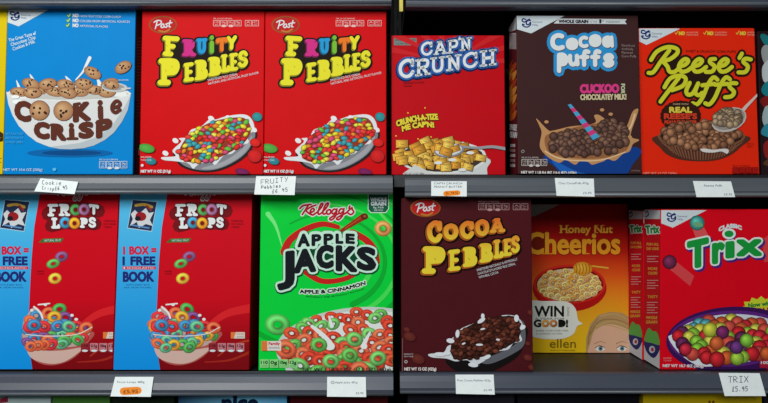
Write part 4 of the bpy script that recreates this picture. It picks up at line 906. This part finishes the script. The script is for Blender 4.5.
# ---- 12: honey box set back on the shelf
def honey_box():
    root, A = carton('cereal_box', 'red to yellow cereal box set far back on the shelf, blond face at its corner', (196, 40, 22), 522.6, 630.2, 204.2, Z_LOW, 0.125, 0.4)
    A.part('background_print')
    A.bands(515, 640, [(195, (140, 12, 14)), (232, (168, 16, 16)), (252, (196, 34, 20)), (275, (214, 84, 26)), (300, (222, 140, 30)), (330, (228, 176, 30)), (360, (226, 188, 24))])
    A.part('corner_badge', 'pale grey corner'); A.poly([(515, 200), (563, 203), (534, 216.5), (515, 212)], (140, 140, 130))
    A.part('title_lettering'); gd = (240, 176, 56)
    A.text('Honey Nut', 560.4, 232.7, 612.2, 232.7, 7.2, gd, 0.32)
    for x in (560.3, 567, 596, 602.4): A.stroke([(x-0.9, 232.7), (x+1.9, 232.7)], 0.6, gd, smooth=False); A.stroke([(x-0.9, 225.4), (x+1.9, 225.4)], 0.6, gd, smooth=False)
    A.text('Cheerios', 527.6, 253.6, 619.4, 253.4, 20.5, (244, 164, 40), 0.9, [(0.7, (120, 30, 12))])
    for x in (543.6, 551, 585.5): A.stroke([(x-1.6, 253.6), (x+3.4, 253.6)], 1.1, (236, 150, 36), smooth=False)
    for x in (542.4, 584.2): A.stroke([(x-0.8, 234 if x < 560 else 239.5), (x+1.6, 234 if x < 560 else 239.5)], 1.1, (236, 150, 36), smooth=False)
    A.part('bowl_picture')
    A.ell(569.5, 288, 37, 23.5, (176, 22, 20), n=36); A.ell(569.5, 284, 36, 19.6, (206, 40, 30), n=36); A.ell(569.5, 284.5, 33.5, 17.6, (120, 14, 14), n=36); A.ell(569, 285, 32, 16.4, (214, 190, 150), n=36)
    pile(A, 62, inell(569, 285, 30.5, 15), lambda x, y: A.ring(x, y, rnd.uniform(3.6, 4.4), rnd.uniform(2.8, 3.4), rnd.choice([(214, 160, 88), (224, 176, 104), (196, 138, 70)]), rnd.uniform(-0.5, 0.5), 0.36, n=11, dark=0.5))
    A.part('honey_dipper_picture')
    A.stroke([(592, 266), (608, 268)], 1.6, (214, 170, 60), smooth=False); A.ell(582.5, 268.6, 9.6, 6.8, (206, 134, 26), 0.1, hi=(240, 190, 70))
    for i in range(5): A.stroke([(575.5 + 3.2*i, 264), (576.8 + 3.2*i, 268.5), (575.8 + 3.2*i, 273.4)], 0.7, (150, 86, 16))
    A.stroke([(574, 272), (570, 278), (569, 284)], 1.6, (220, 150, 36))
    A.part('speech_bubble', 'white speech bubble with black text')
    A.poly([(520, 303), (545, 301), (566, 301.6), (575, 308), (578, 320), (582.4, 323.6), (577, 326), (573, 334), (562, 338.6), (545, 338.8), (530, 336), (520, 330)], (226, 228, 214), smooth=True)
    bk = (26, 24, 22)
    A.text('WIN', 534.6, 316.2, 563.4, 316.2, 10, bk, 0.45); A.text('A YEAR FOR', 534.6, 319.6, 564.5, 319.6, 1.9, bk, 0.06); A.text('DOING', 567, 307, 567, 316, 2, bk, 0.05)
    A.text('G', 534, 326.6, 540.6, 326.6, 6.6, bk, 0.55); A.ring(545.4, 323.4, 4, 3.8, (214, 140, 50), hole=0.4, dark=0.7); A.ring(553.4, 323.4, 4, 3.8, (176, 110, 50), hole=0.4, dark=0.7); A.text('D!', 558.6, 326.6, 567.4, 326.6, 6.6, bk, 0.55)
    lines(A, ('SHARE YOUR STORY FOR', 'A CHANCE TO WIN'), 536, 331.4, 568, 3, 1.6, bk, widths=(1, 0.8))
    A.part('signature_text'); A.text('ellen', 549.6, 347.6, 575.6, 347.6, 8.6, (120, 100, 20), 0.12); A.text('FIND OUT MORE INSIDE', 550, 351, 575, 351, 1.3, (90, 80, 20))
    A.part('face_picture', 'printed upper face of a blond person')
    A.poly([(585.6, 358), (586, 338), (590, 324), (598, 315), (610, 311.6), (622, 312.6), (634, 320), (634, 358)], (176, 142, 92), smooth=False)
    A.poly([(590.5, 358), (591, 340), (595, 330), (604, 324.6), (616, 325), (628, 330), (634, 338), (634, 358)], (216, 168, 138), smooth=True)
    for l in ([(590, 334), (598, 322), (610, 319), (624, 322), (634, 330)], [(594, 330), (604, 325), (616, 327), (628, 331)], [(588, 344), (590, 330), (598, 318)], [(600, 316), (616, 314), (630, 322)], [(596, 326), (612, 321), (630, 327)]): A.stroke(l, 1.5, rnd.choice([(206, 174, 118), (150, 116, 72), (190, 156, 100)]), w1=0.6)
    for x in (600, 621.5):
        A.ell(x, 348.6, 4.8, 2.5, (226, 220, 208)); A.ell(x + 0.3, 348.4, 2.2, 2.3, (96, 124, 132)); A.ell(x + 0.3, 348.4, 0.9, 0.9, (20, 22, 26))
        A.stroke([(x-5, 347.8), (x-1, 345.6), (x+4.6, 347.4)], 0.7, (80, 56, 44)); A.stroke([(x-5.6, 343.6), (x, 341.4), (x+5.6, 343)], 1.0, (170, 130, 90), w1=0.5)
    A.flush()
honey_box()

# ---- 13, 14: red fruit ball boxes, one behind the other
def fruit_ball_box():
    RD = (214, 8, 28)
    root, A = carton('cereal_box', 'red cereal box with big green lettering and a purple bowl of coloured balls', RD, 660.2, 786, 209.8, Z_LOW, 0.012, -2.4, depth=0.056)
    maker_corner(A, [(655, 206), (707.5, 209.6), (672.7, 227.7), (655, 221)], 671.5, 217.4)
    A.part('trail_print'); A.poly([(691, 226), (702, 224), (712, 242), (700, 248)], (216, 84, 84)); A.part('trail_print'); A.poly([(674, 260), (668, 268), (690, 286), (694, 276)], (212, 70, 74)); A.part('trail_print'); A.poly([(762, 240), (772, 232), (776, 262), (764, 262)], (212, 64, 70))
    A.part('loose_ball_picture'); ball(A, 697, 222.9, 7.2, (70, 150, 140)); A.ell(698, 224.5, 5, 2.4, (110, 170, 120), 0.2); A.part('loose_ball_picture'); ball(A, 669.5, 262, 6.8, (104, 40, 72))
    A.part('title_lettering')
    A.text('CLASSIC', 719, 231.6, 741.4, 229.8, 3.6, WH, 0.45, bend=3)
    g = (26, 150, 60)
    it = [('T', 688.5, 241, 707, 266, -0.22, g), ('r', 713.5, 244, 723, 262, -0.1, g), ('x', 738, 241, 760, 254.5, -0.02, g)]
    i_items = [('I', 727, 243, 732.6, 256.5, -0.1, g)]
    A.letters(it + i_items, [(4.2, (78, 36, 120), 1.6, 1.6), (3.6, (222, 232, 226), 0, 0)])
    A.ell(729.4, 234.6, 6.8, 5.2, (78, 36, 120)); A.ell(728.8, 233.8, 6.8, 5.4, (222, 232, 226)); A.ell(728.8, 233.8, 4.6, 3.4, g)
    A.letters(it + i_items, [(1.9, None, 0, 0)])
    A.part('colour_burst', 'yellow-green starburst with green and red text')
    n = 28; A.poly([(761 + (22 if i % 2 else 18)*math.cos(2*math.pi*i/n), 311 + (15 if i % 2 else 12)*math.sin(2*math.pi*i/n)) for i in range(n)], (196, 206, 50))
    A.text('Now with', 748.5, 307.4, 772, 304.8, 4, (30, 120, 50), 0.3); A.text('6 FRUIT', 747.5, 315, 776, 312.6, 5.6, (190, 30, 46), 0.5); A.text('COLORS', 750, 320.6, 774, 318.8, 4.2, (40, 110, 50), 0.35)
    A.part('bowl_picture')
    A.ell(734, 340, 68, 33.5, (58, 22, 84), -0.03, n=44); A.ell(731, 338.5, 62.5, 28, (92, 38, 124), -0.03, n=44); A.ell(731, 338.5, 58.5, 24.5, (206, 212, 220), -0.03, n=44)
    A.poly([(668, 337), (678, 337), (686, 352), (704, 361), (724, 364), (700, 366), (680, 354)], (222, 226, 232), smooth=True)
    A.poly([(736, 330), (739, 316.6), (742, 317), (744, 325), (752, 330), (744, 336)], (226, 230, 236), smooth=True); A.ell(675, 337.5, 5, 2, (226, 230, 236), 0.5)
    bc = [(186, 36, 44), (120, 172, 56), (80, 148, 158), (200, 84, 44), (92, 38, 76), (186, 180, 70), (196, 70, 60), (140, 180, 60), (190, 40, 50)]
    pile(A, 66, inell(731, 340, 54, 21), lambda x, y: ball(A, x, y, rnd.uniform(6.2, 7.6), rnd.choice(bc)))
    ball(A, 709.5, 329.5, 7.2, (190, 200, 60)); ball(A, 722, 332, 6.4, (110, 40, 90)); ball(A, 736, 347, 6.6, (96, 50, 110)); ball(A, 716, 343, 6.8, (214, 90, 50)); ball(A, 746, 340, 6.6, (120, 180, 60)); ball(A, 685, 349, 6, (190, 40, 60))
    A.part('weight_text'); A.text('NET WT 10.7 OZ (303g)', 662.4, 366.6, 703, 367, 2.5, (214, 200, 205), 0.25); lines(A, ('ENLARGED', 'TO SHOW'), 663, 358.6, 671, 2.4, 1.4, (226, 150, 150)); A.rect(759, 359.6, 772, 367.6, (170, 30, 56)); A.text('100', 760.4, 363.6, 768, 363.6, 2.6, WH, 0.15)
    A.flush()
    S = side_art(root, A, 'left'); S.part('side_panel', 'red side panel with green lettering, yellow lines and a small bowl drawing')
    # coordinates run along the receding side
    S.rect(640, 200, 665, 380, (196, 22, 34)); S.poly([(640, 205), (665, 204), (665, 219), (640, 219)], (190, 196, 200)); S.stroke([(645.6, 213.2), (647.6, 211), (648.6, 215), (646, 216.6)], 1, (25, 45, 110)); 
    S.text('Trix', 646.3, 233.6, 659.4, 232.6, 7.6, (24, 140, 60), 0.5, [(0.9, (214, 220, 214))])
    yl = (214, 150, 60)
    lines(S, ('FUN ALL', 'DAY LONG'), 647, 245.5, 659, 4.4, 2.6, yl, bold=0.15)
    for i in range(3): S.rect(647.4, 256 + i*2.6, 658.6 - (i % 2)*3, 256.7 + i*2.6, (216, 160, 160))
    lines(S, ('MORE', 'COLORS'), 648.5, 270, 657.5, 4.4, 2.6, yl, bold=0.15)
    for i in range(4): S.rect(647.4, 280 + i*2.6, 658.6 - (i % 2)*3, 280.7 + i*2.6, (216, 160, 160))
    lines(S, ('TASTY',), 648, 298, 658, 4.4, 2.6, yl, bold=0.15)
    for i in range(5): S.rect(647.2, 302 + i*2.6, 658 - (i % 2)*3, 302.7 + i*2.6, (216, 160, 160))
    lines(S, ('WHOLE', 'GRAIN'), 646.4, 319, 657.5, 4.4, 2.8, yl, bold=0.2)
    S.poly([(640, 342), (665, 350), (665, 380), (640, 370)], (200, 200, 204))
    S.poly([(645, 340), (660, 344), (658.6, 353), (654, 358), (648.6, 354), (645.4, 348)], (40, 44, 104), smooth=True); S.poly([(645, 341), (646, 334), (649, 328), (653, 331), (657, 332), (659.6, 339), (660, 345), (652, 343)], (96, 168, 76), smooth=True)
    S.ell(652.4, 349.5, 3, 3.6, (196, 200, 210)); S.ell(652.8, 349.5, 1.5, 2, (180, 40, 60))
    S.flush()
    return root, A
trix, TA = fruit_ball_box()
def copy_tree(o, parent=None):
    c = o.copy(); COL.objects.link(c)
    if parent: c.parent = parent
    for ch in [x for x in o.children]: copy_tree(ch, c)
    return c
t2 = copy_tree(trix); t2.location.y += 0.060; t2.location.x -= 0.0006
t2['label'] = 'red cereal box directly behind the front green-lettered box, only its narrow side showing'

# ---- boxes on the lowest shelf whose tops peep in
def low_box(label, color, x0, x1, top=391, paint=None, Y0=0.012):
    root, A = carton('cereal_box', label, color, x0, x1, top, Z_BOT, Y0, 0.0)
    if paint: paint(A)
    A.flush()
def p_white(A): A.part('top_stripe'); A.rect(-40, 385, 60, 398.6, (120, 150, 150)); A.poly([(0, 399), (8, 396), (8, 402), (0, 403)], (150, 40, 60))
def p_green(A): A.part('front_panel'); A.rect(50, 396, 120, 420, (70, 120, 50))
def p_nice(A):  # panel blues painted lighter to offset the shade under the rail
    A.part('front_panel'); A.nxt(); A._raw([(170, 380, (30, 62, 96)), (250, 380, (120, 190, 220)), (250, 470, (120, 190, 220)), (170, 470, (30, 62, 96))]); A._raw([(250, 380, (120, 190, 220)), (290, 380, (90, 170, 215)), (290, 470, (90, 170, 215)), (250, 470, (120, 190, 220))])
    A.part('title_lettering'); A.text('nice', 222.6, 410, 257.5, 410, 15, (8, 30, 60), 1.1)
def p_yel(A): A.part('title_lettering'); A.text('ull', 700, 411, 714, 411, 10, (110, 66, 16), 0.4)
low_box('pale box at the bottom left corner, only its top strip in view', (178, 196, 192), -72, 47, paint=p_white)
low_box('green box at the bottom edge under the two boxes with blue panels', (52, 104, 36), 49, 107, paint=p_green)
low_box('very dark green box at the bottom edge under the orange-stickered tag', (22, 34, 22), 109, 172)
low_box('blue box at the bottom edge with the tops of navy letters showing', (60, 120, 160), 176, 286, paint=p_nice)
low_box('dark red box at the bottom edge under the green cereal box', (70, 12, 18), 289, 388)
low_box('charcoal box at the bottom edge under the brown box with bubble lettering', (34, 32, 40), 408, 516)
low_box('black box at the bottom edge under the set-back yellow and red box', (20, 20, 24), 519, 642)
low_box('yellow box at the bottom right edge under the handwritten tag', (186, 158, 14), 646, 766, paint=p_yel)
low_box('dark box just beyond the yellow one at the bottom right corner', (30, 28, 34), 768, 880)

# ------------------------------------------------------------------ price tags on the rails
def tag(label, corners, sh, art=None, group='price tags on the shelf rails'):
    """corners TL, TR, BR, BL measured on the tilted rail face"""
    _, _, _, zt, zb = sh
    p0 = Vector((0, -0.0085, zt)); p1 = Vector((0, -0.0245, zb)); d = (p1 - p0).normalized(); N = Vector((0, -abs(d.z), -abs(d.y)*-1)).normalized()
    N = Vector((1, 0, 0)).cross(d).normalized()
    if N.y > 0: N = -N
    pts = [hit(x, y, p0, N) for x, y in corners]
    c = sum(pts, Vector()) / 4
    root = empty('price_tag', (c.x, c.y, min(p.z for p in pts)), 0, label, 'price tag', group); inv = root.matrix_basis.inverted()
    f = [inv @ p for p in pts]; bk = [inv @ (p - N*0.0005) for p in pts]
    mesh_obj('paper', bk + f, [(0, 1, 2, 3), (7, 6, 5, 4), (0, 4, 5, 1), (1, 5, 6, 2), (2, 6, 7, 3), (3, 7, 4, 0)], M_PAPER, root)
    A = Art(root, p0, N, corners, lift=0.0001)
    if art: art(A); A.flush()
INK = (52, 56, 66)
def hand(A, cells, wd=0.45, col=INK):
    G = {'T': [[(0,1),(1,1)],[(.5,1),(.5,0)]], 'R': [[(0,0),(0,1),(.8,.85),(.8,.6),(0,.5)],[(0.1,.5),(1,0)]], 'I': [[(.5,1),(.5,0)],[(.1,1),(.9,1)],[(.1,0),(.9,0)]], 'X': [[(0,0),(1,1)],[(0,1),(1,0)]],
         'F': [[(0,0),(0,1),(1,1)],[(0,.5),(.7,.5)]], 'U': [[(0,1),(.1,.1),(.5,0),(.9,.1),(1,1)]], 'Y': [[(0,1),(.5,.5)],[(1,1),(.3,-.1)]], '5': [[(.9,1),(.2,1),(.15,.6),(.7,.6),(.9,.3),(.6,0),(.1,.05)]],
         '6': [[(.8,1),(.3,.7),(.1,.3),(.4,0),(.8,.2),(.6,.5),(.15,.35)]], '9': [[(.85,.7),(.5,.95),(.15,.7),(.4,.45),(.85,.7),(.75,0)]], 'L': [[(.85,.85),(.6,1),(.4,.8),(.4,.2),(.1,0),(.9,.05)],[(.15,.5),(.7,.5)]], '.': [[(.4,.1),(.55,.05)]],
         'P': [[(0,0),(.1,1),(.8,.9),(.8,.55),(.1,.5)]], 'e': [[(.1,.35),(.8,.4),(.6,.65),(.2,.55),(.1,.2),(.4,0),(.85,.1)]], 'b': [[(.1,1),(.1,0),(.7,.05),(.8,.4),(.15,.45)]], 'l': [[(.4,1),(.45,0)]], 's': [[(.8,.6),(.3,.6),(.3,.35),(.75,.25),(.5,0),(.1,.05)]],
         'C': [[(.9,.85),(.4,1),(.1,.5),(.4,0),(.9,.1)]], 'o': [[(.5,.6),(.1,.3),(.5,0),(.9,.3),(.5,.6)]], 'k': [[(.1,1),(.1,0)],[(.8,.6),(.15,.3),(.8,0)]], 'i': [[(.5,.6),(.5,0)],[(.5,.8),(.52,.85)]], 'r': [[(.2,.6),(.2,0)],[(.2,.4),(.5,.6),(.8,.55)]], 'p': [[(.2,.6),(.1,-.4)],[(.2,.55),(.8,.5),(.7,.1),(.2,.1)]], 'c': [[(.8,.55),(.3,.6),(.1,.3),(.4,0),(.85,.08)]]}
    for ch, x, y, w_, h_ in cells:
        if ch == ' ': continue
        for l in G[ch]: A.stroke([(x + u*w_, y - v*h_) for u, v in l], wd, col, smooth=len(l) > 3)
def word(t, x, y, dx, h, slope=0, w_=0.72): return [(c, x + dx*i, y + slope*dx*i, dx*w_, h) for i, c in enumerate(t)]
def a1(A): A.part('handwriting'); hand(A, word('Cookie', 42, 184.4, 3.4, 4.0, 0.04) + word('Crisp', 42, 189.4, 2.6, 3.2, 0.1) + word('L6.95', 55, 190.3, 2.6, 3.6, -0.1))
def a2(A): A.part('handwriting'); hand(A, word('FRUITY', 261, 184.4, 4.7, 4.6, -0.12) + word('Pebbles', 261.4, 188.8, 2.9, 3.0, -0.08) + word('L6.95', 272, 193.2, 3.3, 3.6, -0.12))
def pr(rows, price, x, y, x2, px, py, px2, logo=False):
    def f(A):
        A.part('printed_text')
        if logo: A.ell(x - 2.4, y - 1, 2, 1.6, (140, 145, 150)); A.ell(x - 2.4, y - 1, 1.4, 1.0, (215, 222, 222))
        for i, t in enumerate(rows): A.text(t, x, y + 3.4*i, x2, y + 3.4*i, 2.0, (60, 66, 78), 0.14)
        if price: A.text(price, px, py, px2, py, 2.0, (60, 66, 78), 0.14)
    return f
def sticker(pts, price):
    def f(A):
        x0, y0, x1, y1 = pts
        A.part('orange_sticker', 'fluorescent orange price sticker'); A.stroke([(x0 + 2, (y0+y1)/2 + 0.5), (x1 - 2, (y0+y1)/2 - 0.3)], y1 - y0, (240, 140, 44), smooth=False)
        A.text(price, x0 + 2, y1 - 1.2, x1 - 2, y1 - 1.6, (y1-y0)*0.45, (120, 50, 20), 0.1)
    return f
def both(*fs):
    def f(A):
        for g in fs: g(A)
    return f
tag('small tilted handwritten tag on the rail below the blue cookie cereal box', [(40.5, 178.2), (78.2, 181.8), (74.5, 194), (34.2, 191.4)], SH_UL, a1)
tag('white handwritten tag on the rail below the join of the two red boxes', [(256.2, 176.2), (296, 176.2), (294.6, 195), (254.2, 194.4)], SH_UL, a2)
tag('white tag with orange sticker on the rail below the slab-lettered red box', [(431.2, 181.2), (466.8, 181.2), (466.8, 196.4), (431.2, 195.8)], SH_UR, both(pr(("CAP'N CRUNCH", 'PEANUT BUTTER'), None, 434, 184.4, 462, 0, 0, 0), sticker((443.6, 190.6, 460, 195.6), '5.95')))
tag('white printed tag on the rail below the brown box of cocoa balls', [(554.8, 178.0), (593.8, 178.6), (594.6, 196.6), (556.6, 195.8)], SH_UR, pr(('Choc CocoaPuffs 470g',), '£5.95', 558.5, 184.2, 588.5, 583, 194, 591.5))
tag('white printed tag on the rail below the orange-red box', [(693, 181), (731, 181.4), (735.2, 197), (696.6, 197)], SH_UR, pr(('Reeses Puffs',), '£5.95', 704, 186.6, 722, 724, 195.4, 732))
tag('white tag with orange sticker on the rail below the pale blue panel', [(115.2, 376.8), (153.6, 376.8), (150.8, 396.8), (110.4, 396.4), (112.6, 391)][:4], SH_LL, both(pr(('Froot Loops 480g',), None, 117.4, 383, 144.5, 0, 0, 0), sticker((121.4, 387, 140, 394.6), '£5.95')))
tag('white printed tag on the rail below the bright green cereal box', [(327.2, 376.8), (365.8, 377), (366.2, 397), (327, 396.6)], SH_LL, pr(('Apple Jacks 481g',), '£5.95', 335, 383.4, 357.5, 355.8, 394.2, 363.6, True))
tag('white printed tag on the rail below the dark brown box with bubble lettering', [(455.4, 374.6), (493.6, 374.6), (494.8, 394.6), (456, 393.8)], SH_LR, pr(('Post Cocoa Pebbles 425g',), '£5.99', 457.4, 381.4, 490.4, 483.6, 391.2, 492))
tag('large tilted handwritten tag on the rail below the red box with green lettering', [(718.8, 372.8), (759.6, 373.2), (766, 396), (724.8, 396)], SH_LR, lambda A: (A.part('handwriting'), hand(A, word('TRIX', 728.4, 382.6, 5.3, 6.0, -0.03) + word('L5.95', 732, 391.4, 3.3, 4.6, -0.03), 0.6)))

# tidy up the measuring text object
bpy.data.objects.remove(_fo, do_unlink=True)
